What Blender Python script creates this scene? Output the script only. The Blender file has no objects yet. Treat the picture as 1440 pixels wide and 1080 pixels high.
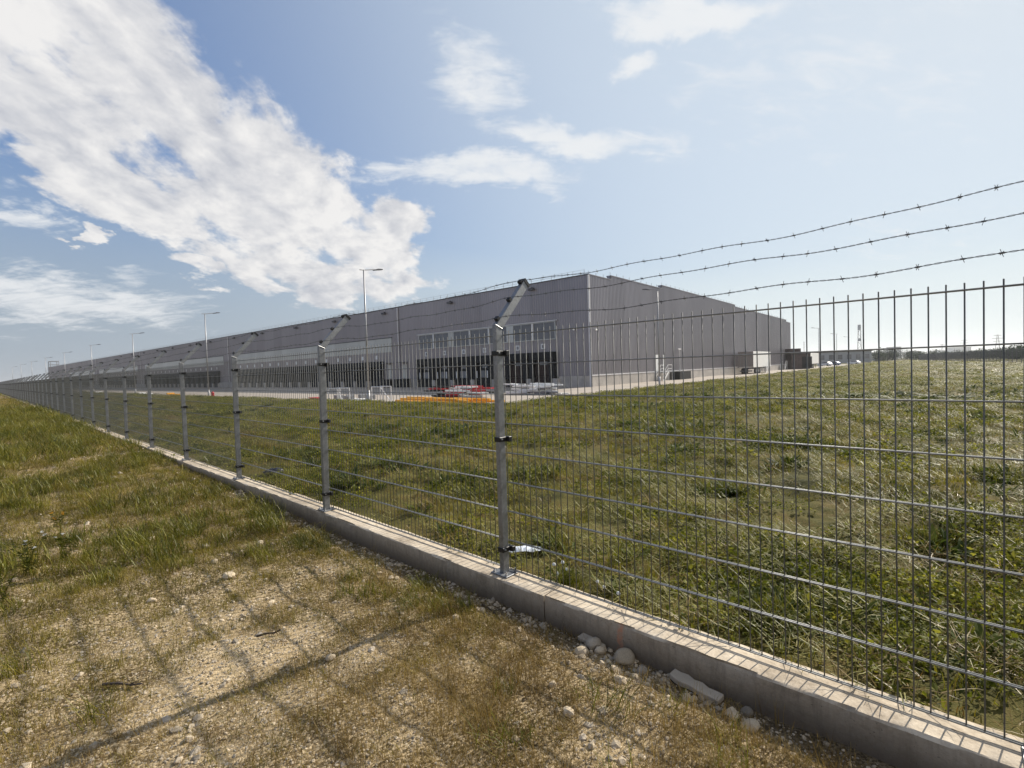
import bpy, bmesh, math, random
import numpy as np
from mathutils import Vector, Matrix

random.seed(7)
RNG = np.random.default_rng(11)
SC = bpy.context.scene
COL = SC.collection
R = math.radians

# ------------------------------------------------------------------ camera
W0, H0, FPX = 1440.0, 1080.0, 691.0
ZP = 0.25                      # top of the concrete plinth
CAMZ = ZP + 1.388
HEAD_F = Vector((-0.678, 0.735, 0)).normalized()     # fence runs along world X
HEAD_R = Vector((HEAD_F.y, -HEAD_F.x, 0))
PITCH, ROLL = math.atan(20.5 / FPX), math.atan(0.0314)
FW = (HEAD_F * math.cos(PITCH) - Vector((0, 0, 1)) * math.sin(PITCH)).normalized()
U0 = HEAD_R.cross(FW)
UC = U0 * math.cos(ROLL) + HEAD_R * math.sin(ROLL)
RC = HEAD_R * math.cos(ROLL) - U0 * math.sin(ROLL)
cam_data = bpy.data.cameras.new('camera')
cam = bpy.data.objects.new('camera', cam_data)
COL.objects.link(cam)
M3 = Matrix((RC, UC, -FW)).transposed()
cam.matrix_world = Matrix.Translation((0, 0, CAMZ)) @ M3.to_4x4()
cam_data.sensor_width = 36.0
cam_data.lens = FPX / W0 * 36.0
cam_data.clip_start = 0.05
cam_data.clip_end = 30000
SC.camera = cam


def ray(px, py):
    return (RC * (px - W0 / 2) - UC * (py - H0 / 2) + FW * FPX).normalized()


def G(px, py, z=0.0):
    """point at height z under a spot of the photograph"""
    d = ray(px, py)
    t = (z - CAMZ) / d.z
    return Vector((d.x * t, d.y * t, z))


def CZ(px, Z, z=0.0):
    """ground point at depth Z in the column px"""
    d = ray(px, H0 / 2 - 20)
    k = Z / (d.dot(HEAD_F))
    return Vector((d.x * k, d.y * k, z))


# ------------------------------------------------------------------ world, sun, exposure
SUN_EL = 36.0
SUN_H = (HEAD_R * math.sin(R(52.0)) + HEAD_F * math.cos(R(52.0))).normalized()
SUN_D = Vector((SUN_H.x * math.cos(R(SUN_EL)), SUN_H.y * math.cos(R(SUN_EL)), math.sin(R(SUN_EL))))
world = bpy.data.worlds.new('World')
SC.world = world
world.use_nodes = True
SC.view_settings.view_transform = 'Standard'
SC.view_settings.look = 'None'
SC.view_settings.gamma = 1.0
SC.view_settings.use_curve_mapping = False
SC.view_settings.exposure = 0.68
SUN_STRENGTH = 4.2
SKY_STRENGTH = 0.075
SKY_GAIN = 1.75
HAZE = 0.00022


class NB:
    """small node-expression helper"""
    def __init__(self, tree):
        self.t = tree

    def node(self, typ, **kw):
        n = self.t.nodes.new(typ)
        for k, v in kw.items():
            setattr(n, k, v)
        return n

    def put(self, sock, v):
        if hasattr(v, 'is_output') or isinstance(v, bpy.types.NodeSocket):
            self.t.links.new(v, sock)
        else:
            sock.default_value = v

    def m(self, op, a, b=None, c=None, clamp=False):
        n = self.node('ShaderNodeMath', operation=op)
        n.use_clamp = clamp
        self.put(n.inputs[0], a)
        if b is not None:
            self.put(n.inputs[1], b)
        if c is not None:
            self.put(n.inputs[2], c)
        return n.outputs[0]

    def dot(self, v, const):
        n = self.node('ShaderNodeVectorMath', operation='DOT_PRODUCT')
        self.put(n.inputs[0], v)
        n.inputs[1].default_value = const
        return n.outputs['Value']

    def comb(self, x, y, z):
        n = self.node('ShaderNodeCombineXYZ')
        for i, v in enumerate((x, y, z)):
            self.put(n.inputs[i], v)
        return n.outputs[0]

    def noise(self, vec, scale, detail=4.0, rough=0.55, dist=0.0, col=False):
        n = self.node('ShaderNodeTexNoise')
        if vec is not None:
            self.put(n.inputs['Vector'], vec)
        self.put(n.inputs['Scale'], scale)
        n.inputs['Detail'].default_value = detail
        n.inputs['Roughness'].default_value = rough
        n.inputs['Distortion'].default_value = dist
        return n.outputs['Color' if col else 'Fac']

    def smooth(self, v, lo, hi, to0=0.0, to1=1.0):
        n = self.node('ShaderNodeMapRange', interpolation_type='SMOOTHSTEP')
        self.put(n.inputs[0], v)
        for i, k in enumerate((lo, hi, to0, to1)):
            self.put(n.inputs[i + 1], k)
        return n.outputs[0]

    def lin(self, v, lo, hi, to0=0.0, to1=1.0):
        n = self.node('ShaderNodeMapRange')
        n.clamp = True
        self.put(n.inputs[0], v)
        for i, k in enumerate((lo, hi, to0, to1)):
            self.put(n.inputs[i + 1], k)
        return n.outputs[0]

    def mix(self, fac, a, b, mode='MIX'):
        n = self.node('ShaderNodeMix', data_type='RGBA', blend_type=mode)
        self.put(n.inputs[0], fac)
        for i, v in ((6, a), (7, b)):
            if isinstance(v, tuple) and len(v) == 3:
                v = (*v, 1)
            self.put(n.inputs[i], v)
        return n.outputs[2]

    def ramp(self, fac, stops):
        n = self.node('ShaderNodeValToRGB')
        self.put(n.inputs[0], fac)
        e = n.color_ramp.elements
        while len(e) < len(stops):
            e.new(0.5)
        for i, (p, c) in enumerate(stops):
            e[i].position = p
            e[i].color = (*c, 1)
        return n.outputs[0]


def build_world():
    t = world.node_tree
    t.nodes.clear()
    b = NB(t)
    out = b.node('ShaderNodeOutputWorld')
    bg = b.node('ShaderNodeBackground')
    t.links.new(bg.outputs[0], out.inputs[0])
    sky = b.node('ShaderNodeTexSky', sky_type='NISHITA')
    sky.sun_disc = False
    sky.sun_elevation = R(SUN_EL)
    sky.sun_rotation = math.atan2(SUN_H.x, SUN_H.y)
    sky.altitude = 100
    sky.air_density = 1.0
    sky.dust_density = 0.4
    sky.ozone_density = 2.2
    tc = b.node('ShaderNodeTexCoord')
    d = tc.outputs['Generated']
    xr = b.dot(d, tuple(HEAD_R))
    yf = b.dot(d, tuple(HEAD_F))
    dz = b.dot(d, (0, 0, 1))
    az = b.m('ARCTAN2', xr, yf)
    el = b.m('ARCSINE', dz)
    # cloud layer coordinates: directions meeting a flat layer overhead
    den = b.m('ADD', b.m('MAXIMUM', dz, 0.0), 0.22)
    lx = b.m('DIVIDE', xr, den)
    ly = b.m('DIVIDE', yf, den)
    # streaks run roughly away from the viewer
    ca, sa = math.cos(R(-8)), math.sin(R(-8))
    sx = b.m('ADD', b.m('MULTIPLY', lx, ca), b.m('MULTIPLY', ly, -sa))
    sy = b.m('ADD', b.m('MULTIPLY', lx, sa), b.m('MULTIPLY', ly, ca))
    P = b.comb(sx, b.m('MULTIPLY', sy, 0.72), 0.0)
    # light comes from the sun side: sample again a bit toward it
    P2 = b.comb(b.m('ADD', sx, 0.045), b.m('ADD', b.m('MULTIPLY', sy, 0.72), 0.02), 0.0)

    def angles(px, py):
        v = ray(px, py)
        return math.atan2(v.dot(HEAD_R), v.dot(HEAD_F)), math.asin(v.z)

    # ragged outlines: the places of the clouds are looked up through a turbulent offset
    wn = b.noise(P, 3.2, 6.0, 0.62, 0.0, True)
    wob = b.node('ShaderNodeSeparateColor')
    b.t.links.new(wn, wob.inputs[0])
    azw = b.m('ADD', az, b.m('MULTIPLY_ADD', wob.outputs[0], 0.22, -0.11))
    elw = b.m('ADD', el, b.m('MULTIPLY_ADD', wob.outputs[1], 0.16, -0.08))

    def blob(px, py, a, bb, ang, gain):
        c = angles(px, py)
        th = R(ang)
        p1 = angles(px + a * math.cos(th), py + a * math.sin(th))
        p2 = angles(px - bb * math.sin(th), py + bb * math.cos(th))
        A = np.array([[p1[0] - c[0], p2[0] - c[0]], [p1[1] - c[1], p2[1] - c[1]]])
        I = np.linalg.inv(A)
        du = b.m('SUBTRACT', azw, c[0])
        dv = b.m('SUBTRACT', elw, c[1])
        q1 = b.m('MULTIPLY_ADD', du, float(I[0, 0]), b.m('MULTIPLY', dv, float(I[0, 1])))
        q2 = b.m('MULTIPLY_ADD', du, float(I[1, 0]), b.m('MULTIPLY', dv, float(I[1, 1])))
        r2 = b.m('MULTIPLY_ADD', q1, q1, b.m('MULTIPLY', q2, q2))
        return b.smooth(b.m('SQRT', r2), 1.5, 0.2, 0.0, gain)

    def summed(lst):
        s = None
        for args in lst:
            v = blob(*args)
            s = v if s is None else b.m('MAXIMUM', s, v)
        return s
    heavy = summed([(150, 60, 280, 120, 38, 1.0), (290, 190, 340, 88, 44, 1.0), (460, 290, 200, 76, 46, 1.0),
                    (110, 235, 360, 60, 30, 1.0), (40, 150, 260, 70, 34, 1.0), (200, 215, 300, 60, 36, .9), (380, 350, 150, 60, 30, .85), (455, 390, 150, 52, 4, 1.0), (545, 345, 60, 70, 20, 1.0),
                    (272, 384, 60, 24, 18, .95), (108, 316, 44, 16, 32, .9), (-60, 120, 130, 160, 0, 1.0),
                    (-320, 150, 330, 260, 20, .9)])
    thin = summed([(800, 190, 150, 30, 6, .95), (680, 245, 150, 30, -4, .95), (665, 100, 80, 60, 15, .8),
                   (560, 245, 90, 22, 4, .6), (897, 72, 40, 22, -35, 1.0), (960, 12, 150, 30, -4, 1.0),
                   (80, 425, 230, 42, 3, .85), (20, 285, 70, 24, 25, .75), (1120, 120, 330, 110, -8, .40),
                   (1300, 330, 260, 60, -10, .3)])
    far = b.smooth(b.m('ABSOLUTE', az), 1.0, 1.6)      # the sky beyond the view: scattered banks of the same cloud
    bank = b.smooth(b.noise(P, 0.45, 2.0), 0.42, 0.66)
    heavy = b.m('MAXIMUM', heavy, b.m('MULTIPLY', far, b.m('MULTIPLY', bank, 0.9)))

    def dens(p):
        return b.noise(p, 5.2, 11.0, 0.6, 0.15)
    n1 = dens(P)
    n2 = dens(P2)
    lo = b.noise(P, 1.5, 3.0, 0.5)
    strk = b.noise(b.comb(sx, b.m('MULTIPLY', sy, 0.22), 1.7), 5.2, 7.0, 0.6, 0.25)
    hd = b.m('ADD', b.m('MULTIPLY_ADD', n1, 2.2, -1.1), b.m('MULTIPLY_ADD', strk, 1.15, -0.575))
    hd = b.m('ADD', hd, b.m('MULTIPLY_ADD', heavy, 1.25, -0.60))
    ah = b.smooth(hd, -0.10, 0.36)
    # thin ripple cloud
    ripple = b.noise(b.comb(b.m('MULTIPLY', sx, 1.0), b.m('MULTIPLY', sy, 2.2), 3.3), 6.5, 9.0, 0.66, 0.5)
    td = b.m('ADD', b.m('MULTIPLY_ADD', ripple, 1.5, -0.75), b.m('MULTIPLY_ADD', thin, 0.95, -0.42))
    at = b.smooth(td, -0.22, 0.55, 0.0, 0.92)
    # self-shading of the bank
    soft = b.noise(b.comb(sx, b.m('MULTIPLY', sy, 0.4), 7.0), 2.8, 4.0, 0.5)
    shade = b.m('ADD', b.m('MULTIPLY', b.m('SUBTRACT', n1, n2), 3.2),
                b.m('ADD', b.m('MULTIPLY_ADD', hd, -0.22, 0.74), b.m('MULTIPLY_ADD', soft, 1.7, -0.85)), clamp=True)
    K = 1.0 / SKY_STRENGTH / (2 ** SC.view_settings.exposure)
    lit = tuple(K * c for c in (0.90, 0.885, 0.87))
    drk = tuple(K * c for c in (0.52, 0.54, 0.60))
    ccol = b.mix(shade, drk, lit)
    tcol = tuple(K * c for c in (0.84, 0.86, 0.88))
    # moist air: thin high haze whitens the sky, most toward the horizon, and softens the glare round the sun
    lum = b.node('ShaderNodeVectorMath', operation='SCALE')
    hs = b.node('ShaderNodeHueSaturation')
    hs.inputs['Saturation'].default_value = 1.1
    hs.inputs['Hue'].default_value = 0.505
    b.t.links.new(sky.outputs[0], hs.inputs['Color'])
    b.t.links.new(hs.outputs[0], lum.inputs[0])
    yv = b.m('MULTIPLY', b.dot(sky.outputs[0], (0.25, 0.6, 0.15)), 1.0 / (0.95 * K))
    b.put(lum.inputs['Scale'], b.m('DIVIDE', SKY_GAIN, b.m('MULTIPLY_ADD', yv, SKY_GAIN, 1.0)))
    toward = b.smooth(b.dot(d, tuple(SUN_D)), 0.05, 0.96)
    vcol = b.mix(toward, tuple(K * c for c in (0.36, 0.425, 0.51)), tuple(K * c for c in (0.78, 0.86, 0.885)))
    veil = b.m('MAXIMUM', b.smooth(el, 0.42, 0.03, 0.0, 0.90), b.m('MULTIPLY', toward, 0.66))
    base = b.mix(veil, lum.outputs[0], vcol)
    c1 = b.mix(at, base, tcol)
    c2 = b.mix(b.m('MULTIPLY', ah, b.smooth(el, -0.02, 0.16, 0.25, 0.97)), c1, ccol)
    t.links.new(c2, bg.inputs[0])
    bg.inputs[1].default_value = SKY_STRENGTH
    world.cycles.sampling_method = 'MANUAL'
    world.cycles.sample_map_resolution = 1024


build_world()
sun_data = bpy.data.lights.new('sun', 'SUN')
sun_data.energy = SUN_STRENGTH
sun_data.angle = R(0.55)
sun_data.color = (1.0, 0.93, 0.81)
sun = bpy.data.objects.new('sun', sun_data)
COL.objects.link(sun)
sun.rotation_euler = SUN_D.to_track_quat('Z', 'Y').to_euler()
sun.location = (0, 0, 60)


# ------------------------------------------------------------------ helpers
def tag(o, label=None, cat=None, group=None, kind=None):
    if label:
        o['label'] = label
    if cat:
        o['category'] = cat
    if group:
        o['group'] = group
    if kind:
        o['kind'] = kind
    return o


def empty(name, loc=(0, 0, 0), rz=0.0, parent=None):
    o = bpy.data.objects.new(name, None)
    o.empty_display_size = 0.2
    COL.objects.link(o)
    o.location = loc
    o.rotation_euler = (0, 0, rz)
    o.parent = parent
    return o


class MB:
    """collects verts and faces for one mesh"""
    def __init__(self):
        self.v, self.f, self.mi = [], [], []

    def add(self, vs, fs, mi=0):
        o = len(self.v)
        self.v += [tuple(p) for p in vs]
        self.f += [tuple(i + o for i in f) for f in fs]
        self.mi += [mi] * len(fs)

    def box(self, x0, x1, y0, y1, z0, z1, mi=0):
        vs = [(x, y, z) for z in (z0, z1) for (x, y) in ((x0, y0), (x1, y0), (x1, y1), (x0, y1))]
        self.add(vs, [(3, 2, 1, 0), (4, 5, 6, 7), (0, 1, 5, 4), (1, 2, 6, 5), (2, 3, 7, 6), (3, 0, 4, 7)], mi)

    def obox(self, c, ax, ay, az, mi=0):
        """oriented box: centre and three half-axis vectors"""
        c, ax, ay, az = map(Vector, (c, ax, ay, az))
        vs = [c + ax * i + ay * j + az * k for k in (-1, 1) for (i, j) in ((-1, -1), (1, -1), (1, 1), (-1, 1))]
        self.add(vs, [(3, 2, 1, 0), (4, 5, 6, 7), (0, 1, 5, 4), (1, 2, 6, 5), (2, 3, 7, 6), (3, 0, 4, 7)], mi)

    def tube(self, pts, r, n=6, mi=0, cap=True, r2=None):
        pts = [Vector(p) for p in pts]
        N = len(pts)
        rings = []
        for i, p in enumerate(pts):
            t = (pts[min(i + 1, N - 1)] - pts[max(i - 1, 0)]).normalized()
            up = Vector((0, 0, 1)) if abs(t.z) < 0.9 else Vector((0, 1, 0))
            a = t.cross(up).normalized()
            bq = a.cross(t)
            rr = r if r2 is None else r + (r2 - r) * i / max(1, N - 1)
            rings.append([p + a * (rr * math.cos(2 * math.pi * k / n)) + bq * (rr * math.sin(2 * math.pi * k / n)) for k in range(n)])
        vs = [q for ring in rings for q in ring]
        fs = []
        for i in range(N - 1):
            for k in range(n):
                k2 = (k + 1) % n
                fs.append((i * n + k, i * n + k2, (i + 1) * n + k2, (i + 1) * n + k))
        if cap:
            fs.append(tuple(range(n - 1, -1, -1)))
            fs.append(tuple((N - 1) * n + k for k in range(n)))
        self.add(vs, fs, mi)

    def prism(self, poly, axis, lo, hi, mi=0):
        """2D polygon extruded along axis ('x','y','z')"""
        def p3(u, v, w):
            return {'x': (w, u, v), 'y': (u, w, v), 'z': (u, v, w)}[axis]
        n = len(poly)
        vs = [p3(u, v, lo) for u, v in poly] + [p3(u, v, hi) for u, v in poly]
        fs = [tuple(range(n - 1, -1, -1)), tuple(range(n, 2 * n))]
        fs += [(i, (i + 1) % n, n + (i + 1) % n, n + i) for i in range(n)]
        self.add(vs, fs, mi)

    def mesh(self, name, mats, smooth=False, bevel=0.0):
        me = bpy.data.meshes.new(name)
        me.from_pydata(self.v, [], self.f)
        if not isinstance(mats, (list, tuple)):
            mats = [mats]
        for m_ in mats:
            me.materials.append(m_)
        if len(mats) > 1:
            me.polygons.foreach_set('material_index', self.mi)
        bm = bmesh.new()
        bm.from_mesh(me)
        bmesh.ops.recalc_face_normals(bm, faces=bm.faces[:])
        if bevel:
            bmesh.ops.bevel(bm, geom=bm.edges[:], offset=bevel, segments=1, affect='EDGES', clamp_overlap=True)
        bm.to_mesh(me)
        bm.free()
        if smooth:
            me.polygons.foreach_set('use_smooth', [True] * len(me.polygons))
        me.update()
        return me

    def build(self, name, mats, parent=None, loc=(0, 0, 0), smooth=False, bevel=0.0):
        o = bpy.data.objects.new(name, self.mesh(name, mats, smooth, bevel))
        COL.objects.link(o)
        o.parent = parent
        o.location = loc
        return o


def inst(name, me, parent=None, loc=(0, 0, 0), rz=0.0, scale=None):
    o = bpy.data.objects.new(name, me)
    COL.objects.link(o)
    o.parent = parent
    o.location = loc
    o.rotation_euler = (0, 0, rz)
    if scale:
        o.scale = scale
    return o


def copy_tree(o, parent=None):
    c = o.copy()
    COL.objects.link(c)
    c.parent = parent
    for ch in o.children:
        copy_tree(ch, c)
    return c


# --- value noise in numpy
_PERM = np.random.default_rng(5).random((256, 256))


def vnoise(x, y):
    xi, yi = np.floor(x).astype(int), np.floor(y).astype(int)
    fx, fy = x - xi, y - yi
    fx, fy = fx * fx * (3 - 2 * fx), fy * fy * (3 - 2 * fy)
    g = lambda i, j: _PERM[i & 255, j & 255]
    return ((g(xi, yi) * (1 - fx) + g(xi + 1, yi) * fx) * (1 - fy)
            + (g(xi, yi + 1) * (1 - fx) + g(xi + 1, yi + 1) * fx) * fy)


def fbm(x, y, s, octv=4, gain=0.5):
    x, y = np.asarray(x, float) * s, np.asarray(y, float) * s
    a, t, tot = 1.0, 0.0, 0.0
    for k in range(octv):
        t = t + a * vnoise(x + 17.3 * k, y - 9.1 * k)
        tot += a
        a *= gain
        x, y = x * 2.03, y * 2.03
    return t / tot            # 0..1


def sstep(a, b, x):
    t = np.clip((np.asarray(x, float) - a) / (b - a), 0, 1)
    return t * t * (3 - 2 * t)


# ------------------------------------------------------------------ materials
def material(name, fn):
    m_ = bpy.data.materials.new(name)
    m_.use_nodes = True
    t = m_.node_tree
    t.nodes.clear()
    b = NB(t)
    out = b.node('ShaderNodeOutputMaterial')
    sh = fn(b)
    t.links.new(sh, out.inputs[0])
    return m_


def principled(b, col, rough=0.6, metal=0.0, spec=0.5, normal=None):
    p = b.node('ShaderNodeBsdfPrincipled')
    if isinstance(col, tuple) and len(col) == 3:
        col = (*col, 1)
    b.put(p.inputs['Base Color'], col)
    b.put(p.inputs['Roughness'], rough)
    b.put(p.inputs['Metallic'], metal)
    b.put(p.inputs['Specular IOR Level'], spec)
    if normal is not None:
        b.t.links.new(normal, p.inputs['Normal'])
    return p.outputs[0]


def bump(b, h, strength=0.3, dist=0.01):
    n = b.node('ShaderNodeBump')
    n.inputs['Strength'].default_value = strength
    n.inputs['Distance'].default_value = dist
    b.t.links.new(h, n.inputs['Height'])
    return n.outputs[0]


def objco(b):
    return b.node('ShaderNodeTexCoord').outputs['Object']


def worldco(b):
    return b.node('ShaderNodeNewGeometry').outputs['Position']


def simple(name, c, rough=0.6, metal=0.0, var=0.25, scale=6.0, spec=0.4, bumpy=0.0):
    def fn(b):
        n = b.noise(worldco(b), scale, 6.0, 0.6)
        lo = tuple(x * (1 - var) for x in c)
        hi = tuple(min(1, x * (1 + var)) for x in c)
        col = b.ramp(n, [(0.28, lo), (0.72, hi)])
        nm = bump(b, b.noise(worldco(b), scale * 12, 4.0), bumpy, 0.004) if bumpy else None
        return principled(b, col, rough, metal, spec, nm)
    return material(name, fn)


def mat_galv(name, c, metal=0.55, rough=0.42):
    def fn(b):
        p = objco(b)
        v = b.node('ShaderNodeTexVoronoi')
        v.inputs['Scale'].default_value = 70
        b.t.links.new(p, v.inputs['Vector'])
        n = b.noise(p, 5.0, 6.0, 0.6)
        f = b.m('ADD', b.m('MULTIPLY', b.dot(v.outputs['Color'], (.33, .33, .33)), 0.45), b.m('MULTIPLY', n, 0.6))
        col = b.ramp(f, [(0.25, tuple(x * .72 for x in c)), (0.8, tuple(min(1, x * 1.2) for x in c))])
        rg = b.lin(n, 0.3, 0.7, rough - .1, rough + .14)
        return principled(b, col, rg, metal, 0.5)
    return material(name, fn)


M = {}
M['galv'] = mat_galv('galvanised_steel', (0.25, 0.255, 0.265), 0.7, 0.45)
M['wire'] = mat_galv('mesh_wire', (0.115, 0.117, 0.112), 0.25, 0.55)
M['rail'] = mat_galv('horizontal_wire_lit_zinc', (0.26, 0.262, 0.258), 0.35, 0.48)  # lighter than the bars: caught light painted into the colour
M['barb'] = mat_galv('barbed_wire_steel', (0.13, 0.13, 0.13), 0.5, 0.5)
M['black_plastic'] = simple('black_plastic', (0.012, 0.012, 0.013), 0.45, 0, 0.2)
M['bolt'] = mat_galv('zinc_bolt', (0.45, 0.45, 0.46), 0.7, 0.35)
M['rust'] = simple('dark_rust', (0.06, 0.045, 0.04), 0.8)


def f_concrete(b):
    p = worldco(b)
    n1 = b.noise(p, 2.2, 8.0, 0.65)
    n2 = b.noise(p, 38.0, 6.0, 0.7)
    s = b.node('ShaderNodeVectorMath', operation='MULTIPLY')
    b.t.links.new(p, s.inputs[0])
    s.inputs[1].default_value = (9.0, 9.0, 1.2)
    streak = b.noise(s.outputs[0], 1.6, 6.0, 0.7)
    f = b.m('ADD', b.m('MULTIPLY', n1, 0.5), b.m('ADD', b.m('MULTIPLY', n2, 0.28), b.m('MULTIPLY', streak, 0.25)))
    col = b.ramp(f, [(0.36, (0.22, 0.175, 0.125)), (0.47, (0.44, 0.365, 0.275)), (0.60, (0.64, 0.55, 0.43))])
    # splash soil and painted shade darken the side faces, most near the ground
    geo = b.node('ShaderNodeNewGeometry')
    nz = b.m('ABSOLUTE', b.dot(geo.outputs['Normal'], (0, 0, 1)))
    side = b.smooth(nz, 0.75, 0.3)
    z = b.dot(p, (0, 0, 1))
    soil_shade = b.m('MULTIPLY', side, b.smooth(b.m('ADD', z, b.m('MULTIPLY', streak, 0.12)), 0.34, 0.15, 0.0, 0.85))
    col = b.mix(soil_shade, col, (0.105, 0.082, 0.058))
    col = b.mix(b.m('MULTIPLY', side, b.smooth(n1, 0.3, 0.62, 0.05, 0.40)), col, (0.17, 0.13, 0.09))  # side faces tinted darker overall to deepen their shade, patchy by noise
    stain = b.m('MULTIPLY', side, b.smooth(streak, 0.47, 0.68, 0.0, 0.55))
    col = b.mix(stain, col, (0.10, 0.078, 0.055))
    pit = b.smooth(b.noise(p, 90.0, 3.0, 0.5), 0.66, 0.74, 0.0, 0.6)
    col = b.mix(pit, col, (0.09, 0.07, 0.05))
    # one sprayed survey mark
    g = G(865, 900, 0.2)
    ox = b.m('ABSOLUTE', b.m('SUBTRACT', b.dot(p, (1, 0, 0)), PAINT_X))
    pm = b.m('MULTIPLY', side, b.smooth(b.m('ADD', ox, b.m('MULTIPLY', n2, 0.02)), 0.034, 0.018, 0.0, 0.62))
    pm = b.m('MULTIPLY', pm, b.smooth(b.noise(p, 14.0, 4.0), 0.35, 0.55))
    col = b.mix(pm, col, (0.55, 0.20, 0.09))
    h = b.m('ADD', b.m('MULTIPLY', n2, 0.7), b.m('MULTIPLY', n1, 0.5))
    return principled(b, col, 0.88, 0, 0.25, bump(b, h, 0.55, 0.012))


PY = G(710, 806, ZP).y           # fence line
PX0 = G(710, 806, ZP).x          # post that stands nearest the picture centre
SP = 2.53                        # post spacing
PF, PB = PY - 0.085, PY + 0.125  # plinth front and back face
PAINT_X = G(868, 893, 0.2).x
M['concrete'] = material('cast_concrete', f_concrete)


def f_ground(b):
    p = worldco(b)
    y = b.dot(p, (0, 1, 0))
    big = b.noise(p, 0.35, 5.0, 0.6)
    mid = b.noise(p, 2.6, 6.0, 0.65)
    fine = b.noise(p, 34.0, 6.0, 0.7)
    v = b.node('ShaderNodeTexVoronoi')
    v.inputs['Scale'].default_value = 105.0
    v.inputs['Randomness'].default_value = 1.0
    b.t.links.new(p, v.inputs['Vector'])
    cell = b.dot(v.outputs['Color'], (0.4, 0.35, 0.25))
    at = b.node('ShaderNodeAttribute')
    at.attribute_name = 'bare'
    bare = at.outputs['Fac']
    gravel = b.ramp(b.m('ADD', b.m('MULTIPLY', cell, 0.55), b.m('MULTIPLY', fine, 0.5)),
                    [(0.22, (0.12, 0.083, 0.045)), (0.45, (0.35, 0.26, 0.145)), (0.68, (0.54, 0.42, 0.26)), (0.86, (0.70, 0.60, 0.43))])
    soil = b.ramp(b.m('ADD', b.m('MULTIPLY', mid, 0.6), b.m('MULTIPLY', fine, 0.4)),
                  [(0.3, (0.040, 0.028, 0.014)), (0.52, (0.105, 0.074, 0.034)), (0.72, (0.20, 0.145, 0.070))])
    speck = b.smooth(b.m('ADD', cell, b.m('MULTIPLY', mid, 0.5)), 0.66, 0.80, 0.0, 0.8)
    near = b.mix(b.m('MAXIMUM', bare, speck), soil, gravel)
    soil_shade = b.smooth(b.m('ABSOLUTE', b.m('SUBTRACT', y, PF - 0.06)), 0.34, 0.06, 0.0, 0.72)  # dark trench soil, with the plinth's shade painted into its colour
    near = b.mix(b.m('MULTIPLY', soil_shade, b.smooth(mid, 0.25, 0.6)), near, (0.035, 0.026, 0.017))
    fs = b.ramp(b.m('ADD', b.m('MULTIPLY', mid, 0.55), b.m('ADD', b.m('MULTIPLY', fine, 0.3), b.m('MULTIPLY', big, 0.2))),
                [(0.40, (0.026, 0.028, 0.007)), (0.52, (0.085, 0.075, 0.018)), (0.62, (0.115, 0.084, 0.028)), (0.75, (0.165, 0.115, 0.045))])
    col = b.mix(b.smooth(y, 2.3, 2.5), near, fs)
    h = b.m('ADD', b.m('MULTIPLY', v.outputs['Distance'], -0.6), b.m('MULTIPLY', fine, 0.8))
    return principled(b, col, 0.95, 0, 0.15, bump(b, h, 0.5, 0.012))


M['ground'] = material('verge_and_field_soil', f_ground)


def f_yard(b):
    p = worldco(b)
    n = b.noise(p, 0.25, 6.0, 0.65)
    n2 = b.noise(p, 6.0, 5.0, 0.6)
    col = b.ramp(b.m('ADD', b.m('MULTIPLY', n, 0.7), b.m('MULTIPLY', n2, 0.3)),
                 [(0.3, (0.26, 0.225, 0.19)), (0.7, (0.40, 0.35, 0.30))])
    return principled(b, col, 0.85, 0, 0.3)


M['yard'] = material('yard_concrete', f_yard)


def f_clad(c):
    def fn(b):
        p = objco(b)
        n = b.noise(p, 0.12, 4.0, 0.6)
        s = b.node('ShaderNodeVectorMath', operation='MULTIPLY')
        b.t.links.new(p, s.inputs[0])
        s.inputs[1].default_value = (0.9, 0.9, 0.05)
        st = b.noise(s.outputs[0], 1.0, 4.0, 0.6)
        # sheets from different coils differ a little
        sx_ = b.m('FLOOR', b.m('MULTIPLY', b.dot(p, (1, 1, 0)), 0.2525))
        wn = b.node('ShaderNodeTexWhiteNoise', noise_dimensions='1D')
        b.t.links.new(sx_, wn.inputs['W'])
        f = b.m('ADD', b.m('MULTIPLY', n, 0.4), b.m('ADD', b.m('MULTIPLY', st, 0.4), b.m('MULTIPLY', wn.outputs['Value'], 0.2)))
        col = b.ramp(f, [(0.3, tuple(x * 0.86 for x in c)), (0.7, tuple(x * 1.13 for x in c))])
        return principled(b, col, 0.34, 0.6, 0.5)
    return fn


M['clad'] = material('grey_metal_cladding', f_clad((0.285, 0.264, 0.282)))
M['clad_pale'] = material('pale_strip_panel', f_clad((0.46, 0.46, 0.45)))
M['trim'] = simple('pale_trim', (0.62, 0.61, 0.62), 0.45, 0.2, 0.1)
M['trim_dark'] = simple('dark_trim', (0.10, 0.10, 0.11), 0.5, 0.2, 0.15)
M['base_concrete'] = simple('precast_base', (0.40, 0.37, 0.34), 0.85, 0, 0.22, 0.8)
M['dock_black'] = simple('dock_curtain_rubber', (0.010, 0.010, 0.011), 0.7, 0, 0.3, 2.0)
M['dock_grey'] = simple('dock_leaf_grey', (0.22, 0.22, 0.225), 0.55, 0.1, 0.2, 1.0)
M['dock_brown'] = simple('timber_hoarding', (0.035, 0.021, 0.017), 0.8, 0, 0.4, 1.5)
M['white_paint'] = simple('white_paint', (0.78, 0.78, 0.77), 0.5, 0, 0.08)
M['sign_grey'] = simple('sign_print_grey', (0.22, 0.22, 0.24), 0.5, 0, 0.1)
M['glass'] = material('window_glass', lambda b: principled(b, (0.12, 0.12, 0.135), 0.10, 0.0, 0.8))
M['roof'] = simple('roof_membrane', (0.35, 0.35, 0.36), 0.8)
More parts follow.
